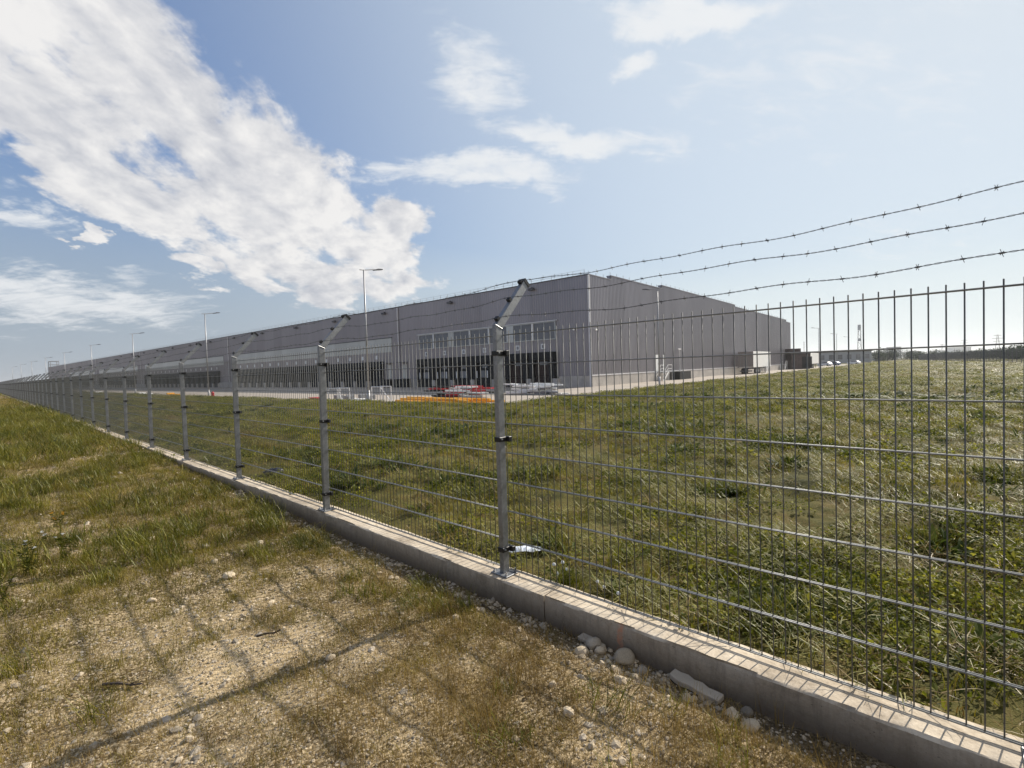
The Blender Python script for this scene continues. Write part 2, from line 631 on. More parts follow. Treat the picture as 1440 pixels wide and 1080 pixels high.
M['lamp_steel'] = mat_galv('lamp_post_steel', (0.33, 0.33, 0.34), 0.5, 0.45)
M['lamp_head'] = simple('lamp_head_grey', (0.10, 0.10, 0.11), 0.5, 0.3, 0.1)
M['red'] = simple('red_plastic', (0.42, 0.03, 0.035), 0.5, 0, 0.25)
M['yellow'] = simple('yellow_plastic', (0.75, 0.36, 0.02), 0.5, 0, 0.18)
M['tyre'] = simple('tyre_rubber', (0.02, 0.02, 0.02), 0.8)
M['white_side'] = simple('trailer_side_white', (0.86, 0.85, 0.82), 0.45, 0, 0.04)
M['rear_door'] = simple('trailer_rear_taupe', (0.24, 0.215, 0.20), 0.5, 0.1, 0.15)
M['brown_wall'] = simple('brown_brick_wall', (0.085, 0.062, 0.058), 0.85, 0, 0.3, 2.0)
M['far_grey'] = simple('far_grey_wall', (0.30, 0.31, 0.33), 0.8, 0, 0.12, 0.1)
M['far_pale'] = simple('far_pale_wall', (0.52, 0.53, 0.55), 0.8, 0, 0.08, 0.1)
M['far_steel'] = simple('far_mast_steel', (0.22, 0.20, 0.20), 0.7)
M['car_white'] = simple('car_white', (0.75, 0.75, 0.75), 0.3, 0, 0.03)
M['car_blue'] = simple('car_blue', (0.05, 0.09, 0.22), 0.3, 0.2, 0.05)


def mat_leaf(name, c0, c1, c2, transl=0.35, rough=0.45, spec=0.35):
    def fn(b):
        oi = b.node('ShaderNodeObjectInfo')
        n = b.noise(worldco(b), 1.3, 3.0, 0.6)
        f = b.m('ADD', b.m('MULTIPLY', oi.outputs['Random'], 0.62), b.m('MULTIPLY_ADD', n, 0.9, -0.26))
        at = b.node('ShaderNodeAttribute')
        at.attribute_name = 'tint'
        f = b.m('ADD', f, b.m('MULTIPLY_ADD', at.outputs['Fac'], 0.5, -0.25))
        col = b.ramp(f, [(0.12, c0), (0.5, c1), (0.9, c2)])
        p = principled(b, col, rough, 0, spec)
        tr = b.node('ShaderNodeBsdfTranslucent')
        b.t.links.new(col, tr.inputs[0])
        mx = b.node('ShaderNodeMixShader')
        mx.inputs[0].default_value = transl
        b.t.links.new(p, mx.inputs[1])
        b.t.links.new(tr.outputs[0], mx.inputs[2])
        return mx.outputs[0]
    return material(name, fn)


M['dry'] = mat_leaf('dry_grass', (0.10, 0.058, 0.014), (0.23, 0.15, 0.036), (0.36, 0.26, 0.085))
M['olive'] = mat_leaf('olive_grass', (0.085, 0.075, 0.008), (0.205, 0.165, 0.018), (0.34, 0.26, 0.045))
M['green'] = mat_leaf('green_grass', (0.056, 0.064, 0.005), (0.135, 0.138, 0.010), (0.25, 0.22, 0.026))
M['field'] = mat_leaf('field_grass', (0.058, 0.062, 0.005), (0.165, 0.152, 0.012), (0.33, 0.265, 0.036), 0.45, 0.6, 0.2)
M['hay'] = mat_leaf('cut_hay', (0.11, 0.115, 0.018), (0.21, 0.20, 0.040), (0.37, 0.33, 0.11), 0.4, 0.5, 0.35)
M['clover'] = mat_leaf('clover_leaf', (0.036, 0.048, 0.004), (0.130, 0.142, 0.011), (0.31, 0.285, 0.038), 0.45, 0.6, 0.16)
M['weed'] = mat_leaf('broad_weed', (0.028, 0.045, 0.009), (0.066, 0.088, 0.014), (0.14, 0.15, 0.032), 0.4, 0.6, 0.14)
M['far_leaf'] = mat_leaf('far_tree_leaf', (0.018, 0.035, 0.012), (0.036, 0.058, 0.020), (0.06, 0.085, 0.03), 0.25)
M['bark'] = simple('bark', (0.06, 0.045, 0.03), 0.9)


def mat_stone(name, c):
    def fn(b):
        oi = b.node('ShaderNodeObjectInfo')
        n = b.noise(objco(b), 9.0, 6.0, 0.65)
        f = b.m('ADD', b.m('MULTIPLY', oi.outputs['Random'], 0.5), b.m('MULTIPLY', n, 0.55))
        col = b.ramp(f, [(0.2, tuple(x * .5 for x in c)), (0.5, c), (0.85, tuple(min(1, x * 1.4) for x in c))])
        return principled(b, col, 0.9, 0, 0.2, bump(b, b.noise(objco(b), 40.0, 4.0), 0.4, 0.005))
    return material(name, fn)


M['stone'] = mat_stone('pale_limestone', (0.46, 0.38, 0.275))
M['stone_grey'] = mat_stone('grey_stone', (0.36, 0.31, 0.245))

# ------------------------------------------------------------------ frames of reference
# building frame: local x into the building, local y along the loading facade
CORNER = CZ(830.5, 53.0, 0.0)
YARD_Z = CAMZ - 2.15
B_ANG = math.atan2(0.9995, -0.0418)
BX = Vector((math.cos(B_ANG), math.sin(B_ANG), 0))
BY = Vector((-math.sin(B_ANG), math.cos(B_ANG), 0))


def bl(x, y, z=0.0):
    p = CORNER + BX * x + BY * y
    return Vector((p.x, p.y, z))


def to_bl(x, y):
    dx, dy = np.asarray(x, float) - CORNER.x, np.asarray(y, float) - CORNER.y
    return dx * BX.x + dy * BX.y, dx * BY.x + dy * BY.y


FIELD_Z = ZP - 0.055


def terrain(x, y):
    x, y = np.asarray(x, float), np.asarray(y, float)
    dist = np.hypot(x, y)
    # verge on the camera's side
    rise = sstep(-5.0, -14.0, x)
    nearz = ZP - 0.115 + 0.095 * rise
    dp = PF - y
    trench = np.exp(-np.clip(dp, 0, 9) ** 2 / (2 * 0.22 ** 2)) * (0.050 * (1 - sstep(-4, -8, x)) + 0.015 * sstep(-2, 2, x))
    nearz = nearz - trench
    amp = 1 / (1 + dist / 60)
    nearz = nearz + (fbm(x, y, 1.1, 3) - 0.5) * 0.10 * amp * sstep(0.0, 1.2, dp) + (fbm(x, y, 6.0, 4, .65) - .5) * 0.045 * amp
    nearz = nearz - 0.05 * sstep(3, 9, dp)
    # mown field behind the fence
    df = y - PB
    fld = FIELD_Z + 0.02 - 0.02 * sstep(0, 2, df)
    fld = fld + (fbm(x + 31, y, 0.33, 3) - 0.5) * 0.34 * sstep(0.3, 4, df) * np.clip(1 - dist / 50, 0.12, 1)
    fld = fld + (fbm(x, y + 7, 2.0, 4, .6) - 0.5) * 0.20 * sstep(0.05, 1, df) * np.clip(1.2 - dist / 40, .25, 1)
    z = np.where(y < PY, nearz, fld)
    # the sunk yard and road round the warehouse
    lx, ly = to_bl(x, y)
    inside = np.minimum(lx + 30.0, ly + 13.0)
    z = z + (YARD_Z - 0.06 - z) * sstep(-1.4, 1.2, inside)
    return z


def zt(x, y):
    return float(terrain(np.array([x]), np.array([y]))[0])


# ------------------------------------------------------------------ ground sheet
def graded(lo, hi, step, far, growth):
    a = list(np.arange(lo, hi, step))
    s, v = step, a[-1]
    while v < far:
        s *= growth
        v += s
        a.append(v)
    s, v = step, a[0]
    b_ = []
    while v > -far:
        s *= growth
        v -= s
        b_.append(v)
    return np.array(b_[::-1] + a)


def bare_mask(x, y):
    """share of open gravel on the verge (0..1)"""
    x, y = np.asarray(x, float), np.asarray(y, float)
    m_ = np.zeros_like(x)
    for (px, py, r, g) in ((330, 925, .30, 1.35), (420, 900, .26, 1.2), (260, 975, .26, 1.25), (500, 915, .20, .85), (370, 1000, .22, 1.0),
                           (560, 1000, .22, .62), (200, 905, .20, .8), (330, 865, .22, .75), (700, 1060, .2, .45), (90, 760, .3, .32), (150, 1060, .2, .5),
                           (860, 1040, .2, .5), (120, 655, .8, .22), (640, 935, .16, .5), (480, 790, .2, .38), (300, 1050, .24, .8), (470, 1060, .2, .7)):
        c = G(px, py, 0.14)
        m_ = np.maximum(m_, g * np.exp(-((x - c.x) ** 2 + (y - c.y) ** 2) / (2 * r * r)))
    # trench beside the plinth is open soil and stones
    m_ = np.maximum(m_, 0.62 * np.exp(-((y - PF + 0.10) / 0.13) ** 2) * (x > -7))
    n = fbm(x, y, 2.2, 4)
    return np.clip(m_ * .92 + (n - 0.52) * 1.3 * (m_ > 0.05), 0, 1)


def build_ground():
    xs = graded(-9.0, 3.0, 0.045, 9000, 1.055)
    ys = graded(-0.5, 7.5, 0.045, 9000, 1.055)
    X, Y = np.meshgrid(xs, ys, indexing='ij')
    Z = terrain(X, Y)
    nx, ny = X.shape
    co = np.stack([X, Y, Z], -1).reshape(-1, 3)
    idx = np.arange(nx * ny).reshape(nx, ny)
    q = np.stack([idx[:-1, :-1], idx[1:, :-1], idx[1:, 1:], idx[:-1, 1:]], -1).reshape(-1, 4)
    me = bpy.data.meshes.new('ground')
    me.vertices.add(len(co))
    me.vertices.foreach_set('co', co.ravel())
    me.loops.add(q.size)
    me.loops.foreach_set('vertex_index', q.ravel())
    me.polygons.add(len(q))
    me.polygons.foreach_set('loop_start', np.arange(len(q)) * 4)
    me.polygons.foreach_set('use_smooth', np.ones(len(q), bool))
    me.update()
    at = me.attributes.new('bare', 'FLOAT', 'POINT')
    at.data.foreach_set('value', bare_mask(co[:, 0], co[:, 1]).astype(np.float32))
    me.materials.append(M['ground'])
    o = bpy.data.objects.new('ground', me)
    COL.objects.link(o)
    tag(o, 'uneven gravelly verge and mown field floor reaching the horizon', None, None, 'structure')


build_ground()

mb = MB()
for (x0, x1, y0, y1) in ((-29.2, 0.0, -12.0, 430.0), (0.0, 190.0, -12.0, 0.0)):
    c = [bl(x0, y0), bl(x1, y0), bl(x1, y1), bl(x0, y1)]
    mb.add([(p.x, p.y, YARD_Z) for p in c], [(0, 1, 2, 3)])
o = mb.build('yard_pavement', M['yard'])
tag(o, 'pale concrete loading yard round the long warehouse', None, None, 'structure')
# kerb along the grass
kb = MB()
kb.obox((*bl(-29.3, 208)[:2], YARD_Z + 0.04), BX * 0.09, BY * 221.0, (0, 0, 0.10))
kb.obox((*bl(80.5, -12.1)[:2], YARD_Z + 0.04), BX * 109.7, BY * 0.09, (0, 0, 0.10))
o = kb.build('kerb', M['base_concrete'])
tag(o, 'low concrete kerb between field and yard', None, None, 'structure')


# ------------------------------------------------------------------ concrete plinth
def plinth_segment(x0, x1, fine):
    n = max(2, int((x1 - x0) / (0.03 if fine else 1.2)))
    xs = np.linspace(x0 + 0.004, x1 - 0.004, n)
    prof = [(PF + 0.012, -0.35), (PF + 0.004, -0.18), (PF, -0.08), (PF - 0.001, -0.012), (PF + 0.004, -0.003), (PF + 0.012, 0.0),
            (PY, 0.001), (PB - 0.02, 0.0), (PB - 0.004, -0.006), (PB, -0.03), (PB, -0.35)]
    vs, fs = [], []
    for i, x in enumerate(xs):
        for j, (y, dz) in enumerate(prof):
            edge = 1.0 if j in (3, 4, 5, 7, 8) else 0.4
            jy = (float(fbm(x * 1.0, j * 0.35 + 3, 9.0, 4)) - 0.5) * 0.012 * edge
            jz = (float(fbm(x * 1.0 + 40, j * 0.3, 7.0, 4)) - 0.5) * 0.010 * edge
            if j in (3, 4) and float(fbm(x + 9, 2.2, 5.0, 2)) > 0.66:      # chipped arris
                jy += 0.012
                jz -= 0.010
            wob = 0.012 * math.sin(x * 0.9 + 0.4)
            vs.append((x, y + jy + wob, ZP + dz + jz * (j < 10)))
    m_ = len(prof)
    for i in range(n - 1):
        for j in range(m_ - 1):
            fs.append((i * m_ + j, i * m_ + j + 1, (i + 1) * m_ + j + 1, (i + 1) * m_ + j))
    fs.append(tuple(range(m_)))
    fs.append(tuple((n - 1) * m_ + j for j in range(m_ - 1, -1, -1)))
    b = MB()
    b.add(vs, fs)
    return b


pl = empty('concrete_plinth', (0, 0, 0))
tag(pl, 'long low cast concrete plinth under the wire fence', 'plinth')
edges = [4.2, PX0 + 0.42, PX0 - 4.65, PX0 - 9.7, -24.0, -60.0, -170.0]
for a_, b_ in zip(edges[1:], edges[:-1]):
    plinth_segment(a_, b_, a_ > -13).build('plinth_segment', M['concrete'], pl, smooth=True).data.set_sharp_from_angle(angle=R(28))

# ------------------------------------------------------------------ security fence
RAILS = [0.022, 0.222, 0.422, 0.622, 0.822, 1.022, 1.222, 1.422, 1.622]
POST_H = 1.69
PANEL_DY = 0.040


def bar_mesh(n):
    b = MB()
    b.tube([(0, 0, 0.016), (0, 0, 1.648)], 0.0026, n)
    return b.mesh('vertical_bar', M['wire'], True)


def rail_mesh(L):
    b = MB()
    for s in (-1, 1):
        b.tube([(-L / 2, s * 0.0062, 0), (L / 2, s * 0.0062, 0)], 0.0034, 6)
    return b.mesh('horizontal_wire', M['rail'], True)


def panel_mesh(L, n):
    b = MB()
    k = int(round(L / 0.05))
    for i in range(k + 1):
        x = -L / 2 + i * L / k
        b.tube([(x, 0, 0.016), (x, 0, 1.648)], 0.0026, n, cap=False)
    for z in RAILS:
        for s in (-1, 1):
            b.tube([(-L / 2, s * 0.0062, z), (L / 2, s * 0.0062, z)], 0.0034, n, 1, cap=False)
    return b.mesh('mesh_panel', [M['wire'], M['rail']])


PANEL_L = SP - 0.035


def make_post(detail=True):
    b = MB()
    b.box(-0.020, 0.020, -0.030, 0.030, 0.008, POST_H - 0.008)
    p = b.build('fence_post', M['galv'], None, bevel=0.004)
    # bent arm leaning over the field
    d = Vector((0, 0.29, 0.32)).normalized()
    nrm = Vector((0, -d.z, d.y))
    c0 = Vector((0, -0.004, POST_H - 0.028))
    L = 0.445
    a = MB()
    a.obox(c0 + d * L / 2, (0.020, 0, 0), nrm * 0.029, d * L / 2)
    arm = a.build('arm', M['galv'], p, bevel=0.003)
    w = MB()
    w.tube([(-0.021, -0.034, POST_H - 0.004), (0.021, -0.034, POST_H - 0.004)], 0.0026, 6)
    w.tube([(0.021, -0.034, POST_H - 0.004), (0.021, 0.030, POST_H - 0.03)], 0.0026, 6)
    if detail:
        w.build('weld_seam', M['bolt'], p)
    c = MB()
    c.obox(c0 + d * (L + 0.006), (0.024, 0, 0), nrm * 0.034, d * 0.012)
    c.build('end_cap', M['black_plastic'], p)
    for fr in (0.12, 0.54, 0.95):
        h = MB()
        q = c0 + d * (L * fr) + nrm * 0.040
        h.obox(q, (0.016, 0, 0), nrm * 0.012, d * 0.015)
        h.build('wire_holder', M['black_plastic'], p, bevel=0.003)
    for z in (0.165, 0.915, 1.495):
        h = MB()
        h.box(-0.027, 0.027, -0.036, 0.034, z - 0.016, z + 0.016)
        h.box(-0.055, 0.055, 0.026, 0.055, z - 0.018, z + 0.018)
        h.build('clamp', M['black_plastic'], p, bevel=0.003)
        if detail:
            s = MB()
            s.tube([(0.0275, -0.02, z + 0.004), (0.036, -0.02, z + 0.004)], 0.006, 6)
            s.build('clamp_screw', M['bolt'], p)
    f = MB()
    f.box(-0.075, 0.075, -0.062, 0.062, 0.0, 0.008)
    f.build('base_plate', M['galv'], p, bevel=0.002)
    if detail:
        for sx in (-1, 1):
            for sy in (-1, 1):
                s = MB()
                s.tube([(sx * 0.056, sy * 0.044, 0.008), (sx * 0.056, sy * 0.044, 0.018)], 0.010, 6)
                s.tube([(sx * 0.056, sy * 0.044, 0.018), (sx * 0.056, sy * 0.044, 0.034)], 0.005, 6)
                s.build('anchor_bolt', M['bolt'], p)
    return p


fence = empty('security_fence', (PX0, PY, ZP))
tag(fence, 'galvanised wire mesh security fence on the plinth with barbed wire arms', 'fence')
N_POST = 58
near_post = make_post(True)
near_post.parent = fence
far_post = make_post(False)
far_post.parent = fence
far_post.location = (-SP * 8, 0, 0.004)
prn = random.Random(3)
for k in range(-2, N_POST):
    if k == 0:
        p = near_post
    elif k == 8:
        p = far_post
    else:
        p = copy_tree(near_post if k < 8 else far_post, fence)
    p.location = (-SP * k, prn.uniform(-.006, .006) if k else 0, 0.004)
    p.rotation_euler = (prn.uniform(-.008, .008), prn.uniform(-.008, .008), prn.uniform(-.02, .02)) if k else (0, 0, 0)
bar_m, rail_m = bar_mesh(8), rail_mesh(PANEL_L)
pan6, pan4 = panel_mesh(PANEL_L, 5), panel_mesh(PANEL_L, 3)
for k in range(-2, N_POST - 1):
    xc = -SP * (k + 0.5)
    if k in (-1, 0, 1):
        pe = empty('mesh_panel', (xc, PANEL_DY, 0.0), 0, fence)
        nb = int(round(PANEL_L / 0.05))
        for i in range(nb + 1):
            inst('vertical_bar', bar_m, pe, (-PANEL_L / 2 + i * PANEL_L / nb, 0, 0))
        for z in RAILS:
            inst('horizontal_wire', rail_m, pe, (0, 0, z))
    else:
        inst('mesh_panel', pan6 if k < 6 else pan4, fence, (xc, PANEL_DY + (0.001 * (k % 3)), 0))

# barbed wire: three strands, twisted pair with barbs near the camera
ad = Vector((0, 0.29, 0.32)).normalized()
an = Vector((0, -ad.z, ad.y))
for si, fr in enumerate((0.12, 0.54, 0.95)):
    base = Vector((0, -0.004, POST_H - 0.028)) + ad * (0.445 * fr) + an * 0.053
    b = MB()

    def strand_pt(x, si=si, base=base):
        ph = ((x / SP) % 1.0)
        key = int(math.floor(x / SP))
        rr = random.Random(key * 7 + si)
        sag = (0.012 + 0.022 * rr.random()) * 4 * ph * (1 - ph)
        wob = 0.006 * math.sin(x * 5.1 + si) + 0.004 * math.sin(x * 11.7 + 2 * si)
        return base + Vector((x, 0.3 * wob, wob - sag))
    x0, x1 = 2 * SP, -3.2 * SP
    for ph in (0, math.pi):
        pts = []
        x = x0
        while x > x1:
            c = strand_pt(x)
            t = x * 2 * math.pi / 0.055 + ph
            pts.append(c + Vector((0, 0.0019 * math.cos(t), 0.0019 * math.sin(t))))
            x -= 0.0085
        b.tube(pts, 0.0013, 3, cap=False)
    pts = [strand_pt(x1 - i * 0.42) for i in range(int((N_POST * SP + x1) / 0.42))]
    b.tube(pts, 0.0032, 3, cap=False)
    x = x0
    rr = random.Random(si + 40)
    while x > -12 * SP:
        c = strand_pt(x)
        t = rr.uniform(0, math.pi)
        for s in (0, 1):
            a2 = t + s * 1.4
            v = Vector((0.30 * (1 if s else -1), math.cos(a2), math.sin(a2))).normalized() * 0.0145
            b.tube([c - v, c + v], 0.0012, 3)
        b.tube([c - Vector((0.007, 0, 0)), c + Vector((0.007, 0, 0))], 0.0034, 5)
        x -= rr.uniform(0.095, 0.125)
    b.build('barbed_wire', M['barb'], fence)


# ------------------------------------------------------------------ warehouse
WL, WD, WH = 379.0, 101.0, 12.05
wh = empty('warehouse', (CORNER.x, CORNER.y, YARD_Z), B_ANG)
tag(wh, 'very long grey corrugated metal warehouse with loading docks', 'warehouse')


def ribbed(axis, length, z0, ztop, pitch=0.33, depth=0.04):
    """vertical trapezoid ribs; ztop(s) gives the top edge"""
    b = MB()
    n = int(length / pitch)
    prof = []
    for i in range(n):
        s = i * pitch
        prof += [(s, 0.0), (s + pitch * 0.52, 0.0), (s + pitch * 0.62, depth), (s + pitch * 0.90, depth)]
    prof.append((length, 0.0))
    vs, fs = [], []
    for s, dpt in prof:
        h = ztop(s)
        for z in (z0, h):
            vs.append((-dpt, s, z) if axis == 'y' else (s, -dpt, z))
    for i in range(len(prof) - 1):
        fs.append((2 * i, 2 * i + 2, 2 * i + 3, 2 * i + 1))
    b.add(vs, fs)
    return b


SIDE_TOP = lambda s: 12.05 if s < 4.8 else 12.5 if s < 18.9 else 12.95 if s < 52.4 else 12.6 if s < 96 else 12.1
ribbed('y', WL, 1.2, lambda s: WH).build('facade_cladding', M['clad'], wh, (-0.05, 0, 0))
ribbed('x', WD, 1.2, SIDE_TOP).build('gable_cladding', M['clad'], wh, (0, -0.05, 0))
b = MB()
b.box(0.0, WD, 0.0, WL, 1.25, 11.9)
b.build('wall_core', M['clad'], wh)
b = MB()
b.box(0.4, WD - 0.4, 0.4, WL - 0.4, 11.8, 12.0)
b.build('roof', M['roof'], wh)
b = MB()
for s0, s1 in ((0, 4.8), (4.8, 18.9), (18.9, 52.4), (52.4, 96), (96, 101)):
    t_ = SIDE_TOP((s0 + s1) / 2)
    b.box(s0 + .003, s1 - .003, -0.14, 0.5, t_ - 0.02, t_ + 0.07)
    if t_ > 12.1:
        b.box(s0 + .003, s1 - .003, 0.02, 0.42, 11.9, t_ - 0.025)
b.build('gable_parapet', M['clad'], wh)
b = MB()
b.box(-0.14, 0.4, -0.13, WL, WH - 0.015, WH + 0.09)
b.build('eaves_cap', M['trim_dark'], wh)
b = MB()
b.box(-0.13, 0.06, -0.13, 0.06, 0.02, WH - 0.02)
b.build('corner_trim', M['trim'], wh)
b = MB()
b.box(-0.13, -0.07, -0.13, -0.07, 0.0, 0.01)
# concrete base panels on the gable
k = 0
s = 0.14
while s < WD - 1:
    e = min(s + 6.0, WD)
    q = MB()
    q.box(s + 0.02, e - 0.02, -0.12, 0.3, 0.0, 1.17)
    q.build('base_panel', M['base_concrete'], wh)
    s = e
b = MB()
b.box(0.08, WD, -0.16, 0.02, 1.172, 1.30)
b.build('drip_rail', M['trim'], wh)
b = MB()
b.box(-0.10, 0.3, 0.07, 4.15, 0.0, 1.19)
b.build('base_panel', M['base_concrete'], wh)

# loading docks -----------------------------------------------------
DP = 3.8


def dock_proto(kind, detail):
    """origin at the dock's right jamb foot, y runs along the facade"""
    e = empty('loading_dock', (0, 0, 0), 0, wh)
    a = MB()
    a.box(-0.62, -0.10, 0.10, 0.82, 1.0, 4.0)
    a.build('side_curtain', M['dock_black'], e)
    a = MB()
    a.box(-0.62, -0.10, 2.98, 3.66, 1.0, 4.0)
    a.build('side_curtain', M['dock_black'], e)
    a = MB()
    a.box(-0.66, -0.10, 0.10, 3.66, 3.15, 4.02)
    a.build('head_curtain', M['dock_black'], e)
    a = MB()
    a.box(-0.12, -0.095, 0.80, 3.0, 1.2, 3.2)
    a.build('door_leaf', M['dock_brown'] if kind == 'open' else M['dock_black'], e)
    a = MB()
    a.box(-0.40, -0.095, 0.45, 3.35, 0.0, 1.16)
    a.build('dock_pit', M['dock_black'] if kind != 'open' else M['dock_brown'], e)
    a = MB()
    a.box(-0.70, -0.05, -0.34, 0.30, 0.0, 0.98)
    a.build('concrete_pier', M['base_concrete'], e)
    if kind == 'closed':
        a = MB()
        a.box(-0.30, -0.13, 1.25, 2.55, 1.22, 2.12)
        a.build('leveller_lip', M['dock_grey'], e)
        if detail:
            a = MB()
            a.box(-0.16, -0.125, 1.45, 2.35, 2.45, 2.95)
            a.build('door_window', M['dock_grey'], e)
            for yy in (0.98, 2.82):
                a = MB()
                a.box(-0.72, -0.66, yy - 0.05, yy + 0.05, 1.2, 2.1)
                a.build('guide_post', M['white_paint'], e)
    if kind == 'open':
        a = MB()
        a.box(-0.30, -0.13, 0.86, 2.94, 1.2, 2.5)
        a.build('hoarding', M['dock_brown'], e)
        a = MB()
        a.box(-0.17, -0.125, 1.3, 2.4, 2.55, 2.95)
        a.build('door_window', M['dock_grey'], e)
    if detail:
        for yy in (0.7, 3.0):
            a = MB()
            a.box(-0.52, -0.41, yy - 0.16, yy + 0.16, 0.72, 1.14)
            a.build('bumper', M['tyre'], e)
    sgn = MB()
    sgn.box(-0.115, -0.098, 1.60, 2.20, 4.40, 5.0)
    sg = sgn.build('number_sign', M['white_paint'], e)
    if detail:
        pr = MB()
        pr.box(-0.122, -0.118, 1.74, 2.06, 4.52, 4.88)
        pr.build('number_plate', M['sign_grey'], sg)
    return e


def place_docks(kind, detail, starts):
    proto = None
    for y in starts:
        if proto is None:
            proto = dock_proto(kind, detail)
            o_ = proto
        else:
            o_ = copy_tree(proto, wh)
        o_.location = (0, y, 0)


place_docks('open', True, [4.3, 8.1])
place_docks('closed', True, [13.6 + DP * i for i in range(4)])
place_docks('plain', False, [37.3 + DP * i for i in range(15)] + [104.8 + DP * i for i in range(17)]
            + [181.0 + DP * i for i in range(15)] + [250 + DP * i for i in range(15)])
# closing piers and plain base walls
for y0, y1 in ((11.95, 13.3), (28.85, 37.0), (94.35, 104.5), (169.5, 180.6), (238.1, 249.6), (307.1, WL)):
    b = MB()
    b.box(-0.5, 0.3, y0, y1, 0.0, 1.19)
    b.build('base_panel', M['base_concrete'], wh)
# dark lockers and hatches on the plain wall between dock groups
for y0, y1, z1 in ((30.2, 32.6, 1.25), (34.6, 36.6, 1.2)):
    b = MB()
    for yy in np.arange(y0, y1, 0.8):
        b.box(-1.25, -0.53, yy, yy + 0.62, 0.0, z1)
    b.build('bollard_rack', M['dock_black'], wh)
for yy in (31.5, 35.3):
    b = MB()
    b.box(-0.13, -0.098, yy, yy + 1.0, 1.3, 3.4)
    dd = b.build('service_door', M['clad_pale'], wh)
    b = MB()
    b.tube([(-0.17, yy + 0.12, 2.3), (-0.13, yy + 0.12, 2.3)], 0.03, 6)
    b.build('handle', M['trim_dark'], dd)
    b = MB()
    b.box(-1.1, -0.10, yy - 0.3, yy + 1.3, 3.65, 3.75)
    b.build('door_canopy', M['trim_dark'], dd)

# window band ---------------------------------------------------------
marks = [4.3, 7.6, 11.1, 14.6, 18.0, 21.6, 25.2, 28.5]
for y0, y1 in zip(marks[:-1], marks[1:]):
    b = MB()
    zz0, zz1 = 5.42, 7.5
    ww = 0.10
    b.box(-0.19, -0.098, y0 + .01, y1 - .01, zz1 - ww, zz1)
    b.box(-0.19, -0.098, y0 + .01, y1 - .01, zz0, zz0 + ww)
    wl_ = 0.55 if abs(y0 - 11.1) < .1 or abs(y0 - 21.6) < .1 else 0.16
    wr_ = 0.55 if abs(y1 - 11.1) < .1 or abs(y1 - 21.6) < .1 else 0.16
    b.box(-0.188, -0.098, y0 + .012, y0 + wl_, zz0 + ww, zz1 - ww)
    b.box(-0.188, -0.098, y1 - wr_, y1 - .012, zz0 + ww, zz1 - ww)
    b.box(-0.16, -0.10, (y0 + y1) / 2 - .03, (y0 + y1) / 2 + .03, zz0 + ww, zz1 - ww)
    wf = b.build('window', M['clad_pale'], wh)
    for h0, h1 in ((y0 + wl_ + .003, (y0 + y1) / 2 - .033), ((y0 + y1) / 2 + .033, y1 - wr_ - .003)):
        b = MB()
        b.box(-0.135, -0.11, h0, h1, zz0 + ww + .003, zz1 - ww - .003)
        b.build('pane', M['glass'], wf)
for ym in (7.6, 14.6, 18.0, 25.2):
    b = MB()
    b.box(-0.26, -0.195, ym - 0.10, ym + 0.10, 5.42, 7.42)
    b.build('mullion', M['white_paint'], wh)
b = MB()
b.box(-0.30, -0.10, 4.1, 28.7, 7.505, 7.60)
b.build('window_head', M['trim'], wh)
# pale closed strips above the other dock groups
for y0, n in ((35.0, 16), (102.3, 18), (179.0, 16), (248.0, 16)):
    for i in range(n):
        b = MB()
        b.box(-0.13, -0.098, y0 + DP * i * 0.985 + .01, y0 + DP * (i + 1) * 0.985 - .01, 5.40, 7.55)
        b.build('pale_panel', M['clad_pale'], wh)
    b = MB()
    b.box(-0.22, -0.098, y0 - .1, y0 + DP * n * .985 + .1, 7.555, 7.66)
    b.build('panel_head', M['trim_dark'], wh)
# downpipes
for yy in (33.2, 99.0, 175.0, 244.0):
    b = MB()
    b.tube([(-0.2, yy, 1.2), (-0.2, yy, 12.0)], 0.09, 8)
    b.build('downpipe', M['trim'], wh)
# roof edge safety rail
b = MB()
yy = 0.5
while yy < WL:
    b.box(0.04, 0.075, yy - 0.0175, yy + 0.0175, 12.1, 12.68)
    yy += 1.45
for z in (12.40, 12.66):
    b.tube([(0.057, 0.4, z), (0.057, WL, z)], 0.012, 4)
b.build('roof_railing', M['lamp_steel'], wh)
b = MB()
xx = 0.6
while xx < WD:
    t_ = SIDE_TOP(xx)
    b.box(xx - 0.017, xx + 0.017, 0.3, 0.334, t_ + .05, t_ + 0.55)
    xx += 1.6
b.build('gable_railing', M['lamp_steel'], wh)
# floodlights below the eaves
fl = MB()
fl.box(-0.55, -0.15, -0.35, 0.35, -0.16, 0.10)
fl.box(-0.30, -0.09, -0.05, 0.05, -0.05, 0.22)
flm = fl.mesh('floodlight', M['lamp_head'])
for i, yy in enumerate((7.5, 21.5, 36.5, 51, 65, 80, 95, 110, 125, 140, 155, 170, 185, 200)):
    inst('floodlight', flm, wh, (0, yy, 11.45))
# cameras at the corner
for loc in ((-0.1, 1.9, 6.3), (1.2, -0.1, 6.2)):
    b = MB()
    b.box(-0.25, 0.25, -0.09, 0.09, -0.08, 0.08)
    b.box(-0.04, 0.04, -0.04, 0.04, 0.08, 0.2)
    inst('security_camera', b.mesh('security_camera', M['white_paint']), wh, loc, 0.3)
# small platform frame at the far end of the roof
b = MB()
for (x, y) in ((0.3, 372), (4, 372), (0.3, 379), (4, 379)):
    b.box(x - .15, x + .15, y - .15, y + .15, 12.1, 15.5)
b.box(0.1, 4.2, 371.8, 379.2, 15.5, 15.8)
b.box(0.1, 4.2, 371.8, 379.2, 13.6, 13.75)
b.build('roof_platform', M['lamp_steel'], wh)


